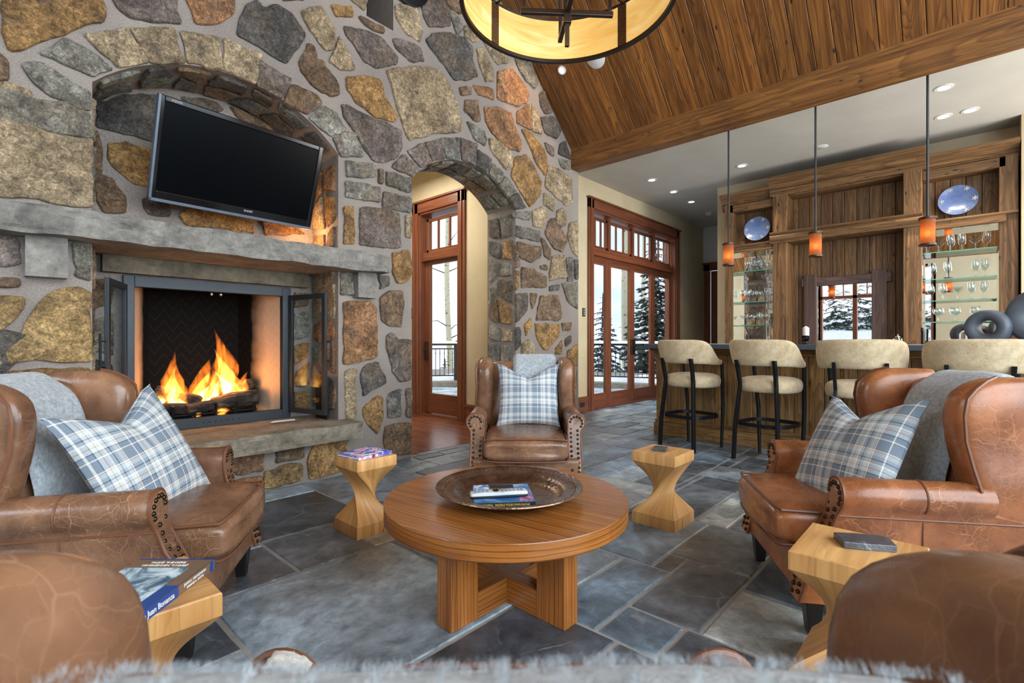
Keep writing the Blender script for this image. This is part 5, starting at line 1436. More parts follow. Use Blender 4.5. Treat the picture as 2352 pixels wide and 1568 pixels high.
# ================================================================== TELEVISION on a swing arm
Q = [Vector(q) for q in ((.713819, 3.485955, 2.555535), (1.760777, 3.565808, 2.557395), (1.764058, 3.765546, 1.971034), (.717101, 3.685694, 1.969174))]
E0 = Vector((0, 0, EYE)); k = 1.085; Q = [E0 + (q-E0)*k for q in Q]
exv = (Q[1]-Q[0]).normalized(); ezv = (Q[0]-Q[3]).normalized(); eyv = ezv.cross(exv).normalized(); W2, H2 = (Q[1]-Q[0]).length/2, (Q[0]-Q[3]).length/2
tv = thing('television', 'black flat screen television tilted forward in the arched niche above the mantel', 'television', sum(Q, Vector())/4)
tv.rotation_euler = Matrix((exv, eyv, ezv)).transposed().to_euler()
if eyv.y < 0: pass
mb = MB(); b = .036
for lo, hi in (((-W2, 0, -H2), (-W2+b, .05, H2)), ((W2-b, 0, -H2), (W2, .05, H2)), ((-W2+b, 0, H2-b), (W2-b, .05, H2)), ((-W2+b, 0, -H2), (W2-b, .05, -H2+b*1.9))): mb.box(lo, hi, vary=0)
mb.build('bezel', M['black'], tv, bevel=.006)
mb = MB(); t_ = .014
for lo, hi in (((-W2-.002, -.004, -H2-.004), (-W2+t_, .045, H2)), ((-W2-.002, -.004, -H2-.004), (W2+.002, .045, -H2+t_*1.2))): mb.box(lo, hi, vary=0)
mb.build('trim_strip', plain('blue_grey_trim', srgb(92, 104, 118), .35, .2), tv, bevel=.003)
mb = MB(); mb.box((-W2+b-.003, .008, -H2+b*1.9-.003), (W2-b+.003, .02, H2-b+.003)); mb.build('screen', plain('dark_screen', srgb(4, 6, 9), .25, spec=.05), tv)
mb = MB(); mb.box((-W2+.02, .045, -H2+.02), (W2-.02, .085, H2-.02), vary=0); mb.build('housing', M['matt_black'], tv, bevel=.02)
mb = MB(); mb.box((-.22, .085, -.16), (.22, .11, .16), vary=0); mb.tube([(0, .10, 0), (.10, .20, .02), (0, .34, .12)], .03, 8); mb.build('wall_bracket', M['iron'], tv)
text('logo_lettering', 'SHARP', .022, M['grey_ink'], tv, (.06, -.0012, -H2+.048), (PI/2, 0, 0))
text('logo_lettering', 'AQUOS', .018, M['grey_ink'], tv, (-W2+.10, -.0012, H2-.018), (PI/2, 0, 0))

# ================================================================== DRUM CHANDELIER
ch = thing('drum_chandelier', 'large round amber glass drum chandelier with dark bronze bands over the coffee table', 'chandelier', plan(.285, 2.56, 2.86))
R = .55; Hs = .25
def amber():
    t = NT('lit_amber_glass'); co = t.coord('Object'); n = t.noise(t.n('Mapping', {'Vector': co, 'Scale': (1, 1, 5)}).outputs[0], 2.2, 4, .6, 1)
    c = t.ramp(n, [(.3, srgb(222, 172, 88)), (.55, srgb(236, 196, 118)), (.75, srgb(246, 222, 164))])
    t.bsdf(Base_Color=c, Roughness=.12, Emission_Color=c, Emission_Strength=.5); return t.done()
M['amber'] = amber()
mb = MB(); mb.lathe([(R-.008, 0), (R-.008, Hs), (R-.014, Hs), (R-.014, 0), (R-.008, 0)], 96, cap=False); mb.build('glass_shade', M['amber'], ch, sharp=50)
for z, rr in ((-.006, .010), (Hs, .008)):
    mb = MB(); mb.lathe([(R-.016, z-rr), (R+.006, z-rr), (R+.008, z+rr), (R-.016, z+rr), (R-.016, z-rr)], 96, cap=False); mb.build('rim_band', M['bronze'], ch, sharp=40)
def mesh_band():
    t = NT('perforated_bronze'); t.bsdf(Base_Color=srgb(96, 66, 42), Metallic=.5, Roughness=.5, Normal=t.bump(t.n('TexVoronoi', {'Vector': t.coord('Object'), 'Scale': 110}).outputs['Distance'], 1, .004)); return t.done()
M['mesh_band'] = mesh_band()
va = math.atan2(FY, FX)
for kk in range(4):
    a0 = va + PI/4 + kk*PI/2 + .02; mb = MB(); m = 6; rings = []
    for i in range(m+1):
        a = a0 - .052 + .104*i/m; rings.append([Vector((r_*math.cos(a), r_*math.sin(a), z_)) for r_, z_ in ((R-.019, .004), (R-.015, .004), (R-.015, Hs-.004), (R-.019, Hs-.004))])
    mb.loft(rings, smooth=False); mb.build('shade_strap', M['mesh_band'], ch)
Rv = Matrix.Rotation(va - PI/2 + .06, 4, 'Z')
def inner(lo, hi, name, mat='bronze'):
    mb = MB(); mb.box(lo, hi, Rv, vary=0); return mb.build(name, M[mat], ch, bevel=.003)
inner((-.24, -.012, -.075), (.24, .012, -.05), 'cross_bar'); inner((-.012, -.24, -.074), (.012, .24, -.051), 'cross_bar')
for sx, sy in ((-.225, 0), (.225, 0), (0, -.225), (0, .225)): inner((sx-.009, sy-.009, -.05), (sx+.009, sy+.009, .62), 'rod')
inner((-.02, -.02, -.12), (.02, .02, .12), 'finial_block'); inner((-.011, -.011, -.235), (.011, .011, -.12), 'finial')
mb = MB(); mb.lathe([(.30, .235), (.33, .235), (.33, .255), (.30, .255), (.30, .235)], 64, cap=False); mb.build('inner_ring', M['mesh_band'], ch)
for kk in range(4):
    mb = MB(); a = va + PI/4 + kk*PI/2; mb.tube([(.33*math.cos(a), .33*math.sin(a), .245), ((R-.01)*math.cos(a), (R-.01)*math.sin(a), .245)], .008, 6); mb.build('spoke', M['bronze'], ch)
mb = MB(); mb.box((-.24, -.012, .60), (.24, .012, .625), Rv, vary=0); mb.box((-.012, -.24, .60), (.012, .24, .625), Rv, vary=0); mb.tube([(0, 0, .62), (0, 0, 3.6)], .010, 8); mb.build('stem', M['bronze'], ch)

# iron roundel high on the stone wall
c = on_y(936, -52, 3.86); mb = MB(); mb.lathe([(.0, 0), (.20, 0), (.245, .012), (.252, .03), (.24, .035), (0, .035)], 40, Matrix.Rotation(-PI/2, 4, 'X') @ Matrix.Scale(-1, 4, (0, 0, 1)))
o = mb.build('iron_roundel', M['iron']); o.location = (c.x, 3.885, c.z); tag(o, 'round black iron plate high on the stone wall beside the chandelier', 'wall ornament')

# ================================================================== CEILING FITTINGS
M['lamp_face'] = plain('lit_lamp', (1, .9, .7, 1), .3, emit=(1, .86, .62, 1), estr=6)
WDL = {(2168,201):'warm recessed ceiling light nearest the wood beam on the right', (2167,267):'recessed ceiling light left of a close pair above the bar', (2228,253):'recessed ceiling light right of a close pair above the bar', (1704,380):'recessed ceiling light between the first two bar pendants',
       (1497,413):'recessed ceiling light closest to the stone wall', (1547,440):'recessed ceiling light second from the stone wall', (1588,463):'recessed ceiling light third from the stone wall, by the smoke detector'}
for (u, v), lab in WDL.items():
    p = on_z(u, v, ZC); d = thing('recessed_light', lab, 'ceiling light', p, 0, 'recessed lights in the bar ceiling')
    mb = MB(); mb.lathe([(.052, -.002), (.052, -.008), (.078, -.006), (.080, 0), (.052, 0), (.052, -.002)], 24, cap=False); mb.build('trim_ring', M['white_plastic'], d)
    mb = MB(); mb.lathe([(0, -.003), (.052, -.003), (.052, -.001), (0, -.001)], 20); mb.build('lamp', M['lamp_face'], d)
    spot('downlight', (p.x, p.y, p.z-.03), (p.x, p.y, 0), 44, (1, .86, .68), 1.6, .6, .05)
p = on_z(1628, 489, ZC); mb = MB(); mb.lathe([(0, -.045), (.045, -.045), (.062, -.02), (.062, 0), (0, 0)], 24); o = mb.build('smoke_detector', M['white_plastic']); o.location = p; tag(o, 'white smoke detector on the bar ceiling near the hall', 'smoke detector')
p = on_z(1887, 337, ZC); mb = MB(); mb.lathe([(0, -.008), (.07, -.008), (.08, 0), (0, 0)], 24); o = mb.build('ceiling_disc', M['white_plastic']); o.location = p; tag(o, 'plain white round cover plate on the bar ceiling', 'cover plate')
nrm = Vector((-.97, 0, -1)).normalized()
def on_slope(u, v):
    d = ray(u, v); E = Vector((0, 0, EYE)); P0 = Vector((5.37, 0, 3.64)); return E + d*((P0-E).dot(nrm)/d.dot(nrm))
def slope_item(name, u, v, label, cat, parts):
    p = on_slope(u, v); r = thing(name, label, cat, p + nrm*.002); r.rotation_euler = nrm.to_track_quat('Z', 'Y').to_euler()
    for nm, prof, mt in parts: mb = MB(); mb.lathe(prof, 28); mb.build(nm, M[mt], r)
slope_item('spotlight', 1291, 161, 'small lit spotlight set in the wooden ceiling under the chandelier', 'spotlight', [('trim_ring', [(.035, 0), (.035, .012), (.05, .010), (.052, 0), (.035, 0)], 'white_plastic'), ('lamp', [(0, .004), (.035, .004), (.035, .008), (0, .008)], 'lamp_face')])
slope_item('ceiling_speaker', 1368, 134, 'round white speaker in the wooden ceiling behind the chandelier rim', 'speaker', [('grille', [(0, .010), (.10, .008), (.112, 0), (0, 0)], 'white_plastic')])

# ================================================================== BAR
bar = thing('bar_counter', 'long wooden bar with a dark stone top behind the stools', 'bar', (5.5, 1.0, 0)); BI = Matrix.Translation((-5.5, -1.0, 0))
BX, BY0, BY1 = 5.52, -3.0, 2.74
mb = MB(); mb.box((5.24, BY0-.1, 1.02), (6.02, BY1+.04, 1.07), BI, vary=0); mb.build('stone_top', M['counter'], bar, bevel=.008)
mb = MB(); y = BY0
while y < BY1: mb.box((BX, y+.002, .16), (BX+.03, min(y+.128, BY1), .96), BI, 2, vary=.18); y += .13
mb.build('front_boards', M['bar_wood'], bar, bevel=.003)
mb = MB(); mb.box((BX+.03, BY0, 0), (5.95, BY1-.01, 1.02), BI, 2, vary=0); mb.build('carcass', M['bar_wood'], bar)
mb = MB(); x = BX
while x < 5.93: mb.box((x, BY1-.012, .16), (x+.10, BY1+.004, .96), BI, 2, vary=.18); x += .103
mb.build('end_boards', M['bar_wood'], bar)
for yy in (2.70, 1.76, .82, -.12, -1.06): mb = MB(); mb.box((BX-.022, yy-.05, .2), (BX+.002, yy+.05, .96), BI, 2, vary=.1); mb.build('stile', M['bar_wood'], bar, bevel=.004)
mb = MB(); mb.box((BX-.05, BY0, 0), (BX+.01, BY1+.03, .15), BI, 1, vary=.05); mb.box((BX-.035, BY0, .15), (BX+.01, BY1+.02, .19), BI, 1, vary=.05); mb.box((BX, BY1, 0), (5.98, BY1+.03, .15), BI, 0, vary=.05); mb.build('plinth', M['bar_wood'], bar, bevel=.006)
mb = MB()
for x0, z0, z1 in ((BX-.05, .955, .99), (BX-.10, .985, 1.005), (BX-.14, 1.0, 1.021)): mb.box((x0, BY0, z0), (BX+.03, BY1+.02+(BX-x0)*.2, z1), BI, 1, vary=.05)
mb.build('cornice', M['bar_wood'], bar, bevel=.008)

# stools
def make_stool(label):
    r = thing('bar_stool', label, 'bar stool', group='beige hide bar stools along the bar')
    mb = MB(); rings = []
    for z, k in ((.628, .86), (.636, .95), (.66, 1.0), (.70, 1.02), (.73, .995), (.752, .93), (.768, .78), (.775, .5), (.777, .15)):
        R = []
        for p in ring((0, 0, z), (1, 0, 0), (0, 1, 0), .255*k, .235*k, 36, 2.8): R.append(p)
        rings.append(R)
    mb.loft(rings); mb.build('seat', M['hide'], r, sub=1, sharp=0)
    mb = MB(); rings = []; n = 44
    for i in range(n+1):
        t = i/n*2-1; a = t*math.radians(128); at = abs(t)
        k = 1/(1+math.exp((at-.60)*16)); zl = .875 - .012*(1-k); zh = .915 + .205*k
        if at < .03: pass
        x = math.sin(a)*(.275 + .03*k); yb = .02 + math.cos(a)*.245 + .03*k; sc = 1 if i not in (0, n) else .6
        lean = .05*k
        out = Vector((math.sin(a), math.cos(a), 0)); th = .030*sc
        c = Vector((x, yb, (zl+zh)/2)); R = []
        for p in ring((0, 0, 0), (1, 0, 0), (0, 0, 1), th, (zh-zl)/2*sc, 16, 3.2):
            f = p.z/max((zh-zl)/2, .01)
            R.append(c + out*(p.x + lean*(f*.5)) + Vector((0, 0, p.z)))
        rings.append(R)
    mb.loft(rings); mb.build('backrest', M['hide'], r, sub=1, sharp=0)
    for s in (-1, 1):
        mb = MB(); mb.tube([(s*.20, -.20, 0), (s*.215, -.205, .45), (s*.235, -.155, .885)], [.015, .019, .017], 10); mb.build('leg', M['iron'], r)
        mb = MB(); pts = [(s*.205, .27, 0), (s*.195, .262, .3), (s*.175, .235, .58), (s*.165, .222, .70), (s*.17, .245, .80), (s*.175, .275, .93)]
        for (a, b) in zip(pts, pts[1:]):
            pass
        rings = [[Vector((x-.013, y-.02, z)), Vector((x+.013, y-.02, z)), Vector((x+.013, y+.02, z)), Vector((x-.013, y+.02, z))] for x, y, z in pts]
        mb.loft(rings, smooth=False); mb.build('leg', M['iron'], r, bevel=.003)
    mb = MB(); path = [Vector((.215*math.copysign(abs(math.cos(a))**.55, math.cos(a)), (.24 if math.sin(a) > 0 else .20)*math.copysign(abs(math.sin(a))**.55, math.sin(a)) + .01, 0)) for a in [2*PI*i/48 for i in range(48)]]
    mb.loft([[p+Vector((0, 0, .318)), p*1.05+Vector((0, 0, .318)), p*1.05+Vector((0, 0, .352)), p+Vector((0, 0, .352))] for p in path], closed=True, smooth=False); mb.build('foot_rail', M['iron'], r)
    return r
SL_ = [(5.10, 2.14, -13, 'beige hide bar stool at the french door end of the bar'), (5.06, 1.385, -11, 'beige hide bar stool second from the french door end of the bar'),
       (5.06, .68, 6, 'beige hide bar stool third from the french door end, partly behind the tan armchair'), (5.08, -.03, 3, 'beige hide bar stool fourth from the french door end, behind the draped throw')]
for x, y, yaw, lab in SL_:
    o = make_stool(lab); o.location = (x, y, 0); o.rotation_euler = (0, 0, PI/2 + math.radians(yaw))
# pendants
def mesh_shade():
    t = NT('glowing_mesh_shade'); co = t.coord('Object'); n = t.noise(co, 60, 2); c = t.ramp(n, [(.3, srgb(150, 70, 26)), (.7, srgb(220, 120, 50))])
    sp = t.n('SeparateXYZ', {'Vector': co}); 
    t.bsdf(Base_Color=c, Roughness=.5, Emission_Color=c, Emission_Strength=.9); 
    return t.done()
def glow_shade():
    t = NT('amber_mica_shade'); tl_ = t.n('BsdfTranslucent', {'Color': srgb(228, 186, 146)}); df = t.n('BsdfDiffuse', {'Color': srgb(178, 132, 96)})
    mx0 = t.n('MixShader', {0: .35, 1: tl_, 2: df}); mx = t.n('MixShader', {0: .30, 1: mx0, 2: t.n('BsdfTransparent', {'Color': srgb(240, 190, 140)})}); t.t.links.new(mx.outputs[0], t.out.inputs['Surface']); return t.done()
M['shade'] = glow_shade()
M['bulb'] = plain('lit_bulb', (1, .8, .5, 1), .3, emit=(1, .58, .24, 1), estr=9)
for y, lab in ((1.95, 'amber bar pendant closest to the french doors, in front of the narrower mirrored tower'), (1.12, 'middle one of the three amber bar pendants, above the framed mirror'), (.275, 'amber bar pendant with the longest visible rod, in front of the wider mirrored tower')):
    r = thing('pendant_lamp', lab, 'pendant lamp', (5.6, y, 1.93), 0, 'amber pendants over the bar')
    mb = MB(); mb.tube([(0, 0, .25), (0, 0, ZC-1.93)], .0095, 8); mb.build('rod', M['steel'], r)
    mb = MB(); mb.lathe([(0, ZC-1.93-.02), (.06, ZC-1.93-.02), (.06, ZC-1.93), (0, ZC-1.93)], 20); mb.build('canopy', M['bronze'], r)
    mb = MB(); mb.lathe([(.052, .012), (.052, .232), (.049, .232), (.049, .012), (.052, .012)], 28, cap=False); mb.build('shade', M['shade'], r, sharp=50)
    for z0, z1, nm in ((0, .016, 'bottom_ring'), (.228, .246, 'top_cap')):
        mb = MB()
        if nm == 'top_cap': mb.lathe([(0, z0), (.064, z0), (.064, z1), (.02, z1+.004), (0, z1+.004)], 28)
        else: mb.lathe([(.047, z0), (.062, z0), (.062, z1), (.047, z1), (.047, z0)], 28, cap=False)
        mb.build(nm, M['bronze'], r, sharp=40)
    mb = MB(); mb.ball((0, 0, .105), .021, 12, 8, (1, 1, 1.3)); mb.build('bulb', M['bulb'], r)
    point('pendant_glow', (5.6, y, 1.93+.112), .22, (1, .62, .30), .03)

# ------------------------------------------------------------------ back bar
CW = 8.43
bc = thing('bar_cabinet', 'tall panelled wooden back bar with mirrored shelf towers either side', 'bar cabinet', (8.2, 1.25, 0)); CI = Matrix.Translation((-8.2, -1.25, 0))
def boards(name, x, y0, y1, z0, z1, w_=.145):
    mb = MB(); y = y0
    while y < y1-.01: mb.box((x, y+.003, z0), (x+.03, min(y+w_, y1)-.003, z1), CI, 2, vary=.28); y += w_
    mb.build(name, M['cab_wood'], bc, bevel=.004)
boards('back_boards', 8.385, .45, 2.165, 1.0, 3.36); boards('back_boards', 8.30, 2.2, 2.85, 2.6, 3.3); boards('back_boards', 8.30, -.39, .45, 2.6, 3.3)
def cab(name, parts, bev=.006):
    mb = MB()
    for lo, hi, gnn in parts: mb.box(lo, hi, CI, gnn, vary=.1)
    return mb.build(name, M['cab_wood'], bc, bevel=bev)
for y0, y1 in ((2.75, 2.88), (-.40, -.24)): cab('tower_stile', [((8.10, y0, 1.0), (8.40, y1, 3.25), 2)])
for y0, y1 in ((1.975, 2.165), (.45, .635)): cab('pilaster', [((8.05, y0, 1.0), (8.385, y1, 3.36), 2)])
for y0, y1 in ((2.165, 2.80), (-.30, .45)):
    cab('tower_rail', [((8.08, y0, 2.49), (8.40, y1, 2.60), 1), ((8.06, y0-(.1 if y0 < 0 else 0), 2.575), (8.40, y1+(.1 if y0 > 0 else 0), 2.605), 1)])
    cab('tower_frieze', [((8.10, y0, 3.13), (8.40, y1, 3.26), 1)])
mb = MB(); prof = [(8.385, 2.55), (8.00, 2.55), (8.00, 2.575), (7.985, 2.59), (7.975, 2.625), (7.985, 2.66), (8.0, 2.675), (7.97, 2.69), (7.97, 2.71), (8.385, 2.71)]
def sweep_y(prof, y0, y1, col=(1,1,1,1)):
    R = [[Vector((x, y, z)) for x, z in prof] for y in (y0, y1)]
    b_ = MB(); n_ = len(prof); P = [p for q in R for p in q]; Fs = []; uv = []
    for k_ in range(n_):
        l = (k_+1) % n_; Fs.append((k_, l, n_+l, n_+k_)); uv.append([(y0, k_*.05), (y0, k_*.05+.05), (y1, k_*.05+.05), (y1, k_*.05)])
    Fs += [tuple(range(n_)), tuple(range(2*n_-1, n_-1, -1))]; uv += [[(p.x*.2, p.z) for p in R[0]], [(p.x*.2, p.z) for p in R[1]]]
    return b_.add(P, Fs, uv, col, True, CI)
sweep_y(prof, .44, 2.19).build('centre_rail', M['cab_wood'], bc, sharp=35)
def crown(x, z0, s=1.0): return [(8.42, z0), (x+.09*s, z0), (x+.085*s, z0+.03*s), (x+.06*s, z0+.05*s), (x+.055*s, z0+.075*s), (x+.075*s, z0+.09*s), (x+.05*s, z0+.12*s), (x+.02*s, z0+.155*s), (x-.02*s, z0+.185*s), (x-.05*s, z0+.20*s), (x-.05*s, z0+.235*s), (8.42, z0+.235*s)]
sweep_y(crown(8.05, 3.18), 2.10, 2.93).build('crown_moulding', M['cab_wood'], bc, sharp=35)
sweep_y(crown(8.05, 3.18), -.41, .50).build('crown_moulding', M['cab_wood'], bc, sharp=35)
sweep_y(crown(7.95, 3.255, 1.08), .41, 2.20).build('crown_moulding', M['cab_wood'], bc, sharp=35)
for y0, y1 in ((2.165, 2.75), (-.24, .45)):
    mb = MB(); mb.box((8.355, y0, 1.0), (8.36, y1, 2.49), CI); mb.build('mirror_panel', M['mirror'], bc)
    mb = MB(); mb.box((8.10, y0, 1.0), (8.36, y0+.004, 2.49), CI); mb.box((8.10, y1-.004, 1.0), (8.36, y1, 2.49), CI); mb.box((8.10, y0, 2.485), (8.36, y1, 2.489), CI); mb.build('mirror_side', M['mirror'], bc)
    for z in ((2.185, 1.705, 1.345) if y0 > 1 else (2.205, 1.868, 1.600, 1.333)):
        mb = MB(); mb.box((8.12, y0+.01, z), (8.35, y1-.01, z+.010), CI); sh = mb.build('glass_shelf', M['green_glass'], bc)
        mb = MB(); mb.box((8.117, y0+.01, z), (8.121, y1-.01, z+.010), CI); mb.build('shelf_edge', M['green_edge'], sh)
cab('counter_base', [((7.75, -.40, 0), (8.41, 2.88, .90), 2)]); mb = MB(); mb.box((7.70, -.41, .90), (8.42, 2.90, .95), CI, vary=0); mb.build('back_counter', M['counter'], bc)
cab('top_panel', [((8.10, -.40, 3.24), (8.42, 2.88, 3.27), 1)])

# leaning wall mirror
wm = thing('framed_mirror', 'square mirror in a heavy reclaimed wood frame against the bar cabinet boards', 'mirror', (8.35, 1.265, 1.5)); wm.rotation_euler = (0, 0, 0)
a = on_x(1877, 780, 8.35); b = on_x(2003, 649, 8.35); my1, my0 = a.y-1.265, b.y-1.265; mz1 = b.z-1.5; mz0 = -.50
mb = MB(); mb.box((-.004, my0, mz0), (.004, my1, mz1)); mb.build('glass', M['mirror'], wm)
mb = MB(); fw = .165

for a_, b_ in ((my0-fw, my0), (my1, my1+fw)): mb = MB(); mb.box((-.045, a_, mz0), (.03, b_, mz1+.17), grain=2, vary=.06); mb.build('frame_stile', M['frame_wood'], wm, bevel=.006)
mb = MB(); mb.box((-.035, my0-fw-.05, mz1), (.028, my1+fw+.03, mz1+.125), grain=1, vary=.06); mb.build('frame_rail', M['frame_wood'], wm, bevel=.006)

# plates with snowflakes
M['plate'] = cover_mat('blue_glaze', [(.3, srgb(92, 118, 178)), (.7, srgb(126, 150, 200))], 8, .2); M['flake'] = plain('white_glaze', srgb(226, 226, 214), .4)
def plate(u, v, r_, label):
    c = on_x(u, v, 8.2); p = thing('snowflake_plate', label, 'plate', (8.235, c.y, c.z), 0, 'blue snowflake plates'); p.rotation_euler = (0, math.radians(-90 + 9), 0)
    mb = MB(); mb.lathe([(0, .004), (r_*.55, .004), (r_*.66, .012), (r_*.97, .022), (r_, .026), (r_, .021), (r_*.68, .006), (r_*.55, -.003), (0, -.003)], 44, cap=False); mb.build('dish', M['plate'], p, sharp=60)
    mb = MB()
    for k_ in range(6):
        a_ = 2*PI*k_/6 + .5; cx, cy = r_*.82*math.cos(a_), r_*.82*math.sin(a_)
        for j in range(3):
            t_ = PI*j/3; d_ = Vector((math.cos(t_), math.sin(t_), 0)); mb.tube([Vector((cx, cy, .0225)) - d_*.030, Vector((cx, cy, .0225)) + d_*.030], .0042, 5)
            for s_ in (-1, 1): mb.ball(Vector((cx, cy, .0225)) + d_*.021*s_, .0062, 6, 4, (1, 1, .6))
    mb.build('snowflake_pattern', M['flake'], p)
plate(1738, 525, .19, 'blue snowflake plate leaning in the left tower of the back bar'); plate(2200, 459, .188, 'blue snowflake plate leaning in the right tower of the back bar')

# glasses
PW = [(.0, 0), (.036, .001), (.038, .004), (.008, .010), (.0045, .018), (.004, .085), (.010, .095), (.030, .115), (.038, .14), (.036, .175), (.030, .205), (.029, .205), (.035, .175), (.0365, .14), (.028, .117), (0, .10)]
PM = [(.0, 0), (.034, .001), (.036, .004), (.006, .010), (.004, .018), (.004, .095), (.008, .10), (.056, .155), (.055, .156), (.006, .104), (0, .103)]
PBal = [(.0, 0), (.038, .001), (.040, .004), (.007, .010), (.0045, .018), (.0045, .075), (.014, .085), (.044, .108), (.052, .135), (.046, .165), (.040, .178), (.039, .178), (.045, .165), (.0505, .135), (.042, .11), (0, .09)]
PRO = {'w': ('wine_glass', PW, 'wine glass'), 'm': ('martini_glass', PM, 'martini glass'), 'b': ('balloon_glass', PBal, 'balloon glass')}
meshes = {}
ORD = ['first', 'second', 'third', 'fourth', 'fifth', 'sixth']
def glass(kind, u, z, X, label, sc=1.0):
    nm, prof, nice = PRO[kind]
    if kind not in meshes:
        mb = MB(); mb.lathe(prof, 20, cap=False); o = mb.build(nm, M['clear'], sharp=60); meshes[kind] = o
    else: o = meshes[kind].copy(); COL.objects.link(o)
    p = on_x(u, 700, X); o.location = (X, p.y, z); o.scale = (sc, sc, sc); tag(o, label, 'glass', 'stemware on the back bar shelves')
RS = [(2.215, 'top', [(2128, 'm'), (2155, 'm'), (2183, 'w'), (2209, 'w'), (2240, 'm'), (2267, 'w')]), (1.878, 'second', [(2140, 'w'), (2176, 'w'), (2241, 'w'), (2263, 'w')]),
      (1.610, 'third', [(2135, 'w'), (2165, 'w'), (2199, 'm'), (2231, 'w'), (2260, 'w')]), (1.343, 'bottom', [(2154, 'b'), (2193, 'b'), (2241, 'b')])]
for z, shn, items in RS:
    for i, (u, k_) in enumerate(items): glass(k_, u, z, 8.20, f'clear {PRO[k_][2]} {ORD[i]} from left on the {shn} shelf of the right tower', 1.04)
LS = [(2.195, 'top', [(1719, 'b'), (1741, 'b'), (1765, 'b')]), (1.715, 'middle', [(1705, 'w'), (1720, 'w'), (1743, 'b'), (1761, 'w')]), (1.355, 'bottom', [(1707, 'm'), (1724, 'b'), (1744, 'w'), (1760, 'b')])]
for z, shn, items in LS:
    for i, (u, k_) in enumerate(items): glass(k_, u, z, 8.20 if i % 2 else 8.24, f'clear {PRO[k_][2]} {ORD[i]} from left on the {shn} shelf of the left tower', 1.0)

# on the bar top
def at_bar(u, X): return Vector((X, on_x(u, 790, X).y, 1.07))
cs = thing('candle_stand', 'white pillar candle on a dark wrought iron stand by the framed mirror', 'candle', at_bar(1851, 5.86))
mb = MB(); mb.lathe([(0, 0), (.045, 0), (.045, .006), (.012, .014), (.010, .03), (.022, .045), (.012, .06), (.010, .075), (.040, .085), (.040, .092), (0, .092)], 20); mb.build('stand', M['iron'], cs)
mb = MB()
for k_ in range(9):
    a_ = 2*PI*k_/9; mb.ball((.030*math.cos(a_), .030*math.sin(a_), .045 + .012*(k_ % 3)), .013, 7, 5)
mb.build('scrollwork', M['iron'], cs)
mb = MB(); mb.lathe([(0, .092), (.030, .092), (.031, .17), (.024, .176), (.006, .190), (0, .191)], 20); mb.build('candle', M['candle'], cs)
def ring_sculpture(label, u, X, R_, hole, depth, rz, dx=0, lift=0):
    o_ = at_bar(u, X); r = thing('ring_sculpture', label, 'sculpture', o_, rz, 'charcoal ring sculptures on the bar')
    mb = MB(); rings = []; n_ = 48
    for i in range(n_):
        a_ = 2*PI*i/n_; d_ = Vector((math.cos(a_), 0, math.sin(a_))); rc_ = Vector(((hole-R_)*.10, 0, R_)); R2 = R_; h2 = hole
        prof_ = [(h2*.80, -depth*.5), (R2*.90, -depth*.52), (R2, -depth*.40), (R2, depth*.40), (R2*.90, depth*.52), (h2*1.0, depth*.5), (h2*.7, 0)]
        rings.append([Vector((0, y_, R_)) + d_*q_ for q_, y_ in prof_])
    mb.loft(rings, closed=True); mb.build('ring_body', M['charcoal'], r, sub=1, sharp=0); return r
rz = PI/2 - .35
ring_sculpture('thick charcoal ceramic ring sculpture standing on the bar at right', 2272, 5.66, .145, .075, .17, FA - 1.12)
ring_sculpture('taller charcoal ring sculpture cut by the right edge of the view', 2400, 5.62, .225, .12, .16, FA - 1.15)
ring_sculpture('small charcoal ring sculpture mostly hidden behind the thick one', 2215, 5.93, .095, .045, .11, FA - .55)
sc_ = MB(); sc_.lathe([(0, 0), (.055, 0), (.055, .10), (.050, .10), (.050, .01), (0, .01)], 28); o = sc_.build('ice_bucket', M['chrome'], sharp=40); o.location = at_bar(2222, 5.78); tag(o, 'small polished silver bucket between the ring sculptures', 'bucket')
dj = thing('glass_globe_jar', 'small round glass jar on the bar right of the framed mirror', 'jar', at_bar(2062, 5.88)); mb = MB(); mb.lathe([(0, 0), (.022, 0), (.040, .03), (.036, .058), (.018, .07), (.016, .07), (.034, .056), (.038, .03), (.02, .003), (0, .003)], 22, cap=False); mb.build('bowl', M['clear'], dj); mb = MB(); mb.lathe([(0, .070), (.02, .070), (.018, .078), (.006, .082), (.008, .095), (0, .1)], 16); mb.build('lid', M['chrome'], dj)
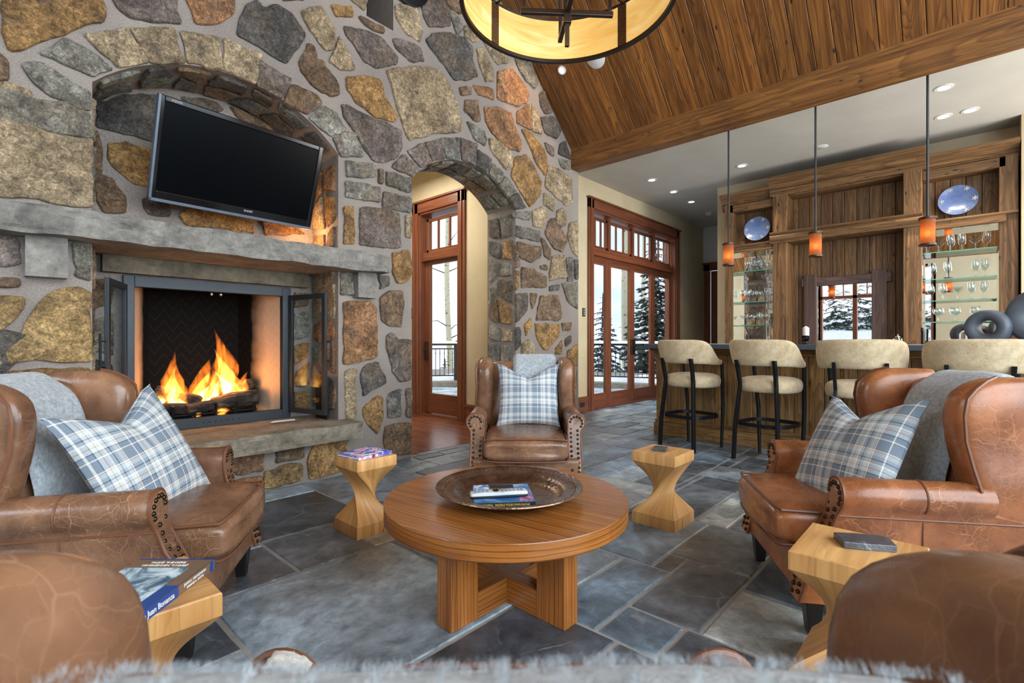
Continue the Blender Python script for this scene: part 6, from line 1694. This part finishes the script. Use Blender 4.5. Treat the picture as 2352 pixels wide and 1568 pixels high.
fc = thing('bar_faucet', 'slim black gooseneck tap behind the bar left of the right mirror', 'tap', (7.9, on_x(2119, 790, 7.9).y, .95)); mb = MB(); mb.tube([(0, 0, 0), (0, 0, .26), (-.03, 0, .31), (-.08, 0, .31), (-.10, 0, .27)], .012, 8); mb.build('spout', M['iron'], fc); mb = MB(); mb.tube([(0, .06, 0), (0, .06, .07), (-.03, .08, .09)], .009, 8); mb.build('lever', M['iron'], fc)
np_ = MB(); np_.box((-.12, -.16, 0), (.12, .16, .004)); o = np_.build('place_mat', M['white']); o.location = at_bar(2085, 5.62); tag(o, 'pale flat mat on the bar top behind the third stool', 'mat')
np_ = MB(); np_.box((-.10, -.15, 0), (.10, .15, .006)); o = np_.build('menu_card', M['white']); o.location = at_bar(1650, 5.7); tag(o, 'pale card lying on the bar top between the first two stools', 'card')

# switches and small wall things
def plate_switch(name, loc, along, label, w_=.075, h_=.13):
    r = thing(name, label, 'switch', loc)
    mb = MB(); s_ = (w_/2, .004) if along == 'x' else (.004, w_/2); mb.box((-s_[0], -s_[1], -h_/2), (s_[0], s_[1], h_/2)); mb.build('plate', M['matt_black'], r, bevel=.002)
    mb = MB()
    for k_ in range(3):
        z = -.035 + k_*.035
        if along == 'x': mb.box((-.014, -.008, z-.011), (.014, -.003, z+.011))
        else: mb.box((-.008, -.014, z-.011), (-.003, .014, z+.011))
    mb.build('button', M['grey_ink'], r)
p = on_y(1341, 717, 4.436); plate_switch('light_switch', p, 'x', 'black light switch plate left of the french doors')
p = on_x(947.5, 719, 4.566); plate_switch('light_switch', p, 'y', 'black light switch plate left of the single glass door', .07, .15)
p = on_y(1338, 938, 4.405); ob = MB(); ob.box((-.055, -.004, -.035), (.055, .003, .035)); o = ob.build('floor_outlet', M['matt_black'], bevel=.002); o.location = (p.x, 4.406, .12); tag(o, 'dark outlet plate on the baseboard left of the french doors', 'outlet')

# a thing of one piece is that piece
for o in [o for o in S.objects if o.type == 'EMPTY' and o.parent is None and len(o.children) == 1 and not o.children[0].children]:
    c = o.children[0]; c.parent = None; c.location = o.location; c.rotation_euler = o.rotation_euler; nm = o.name
    for k_ in ('label', 'category', 'group', 'kind'):
        if k_ in o: c[k_] = o[k_]
    bpy.data.objects.remove(o); c.name = nm
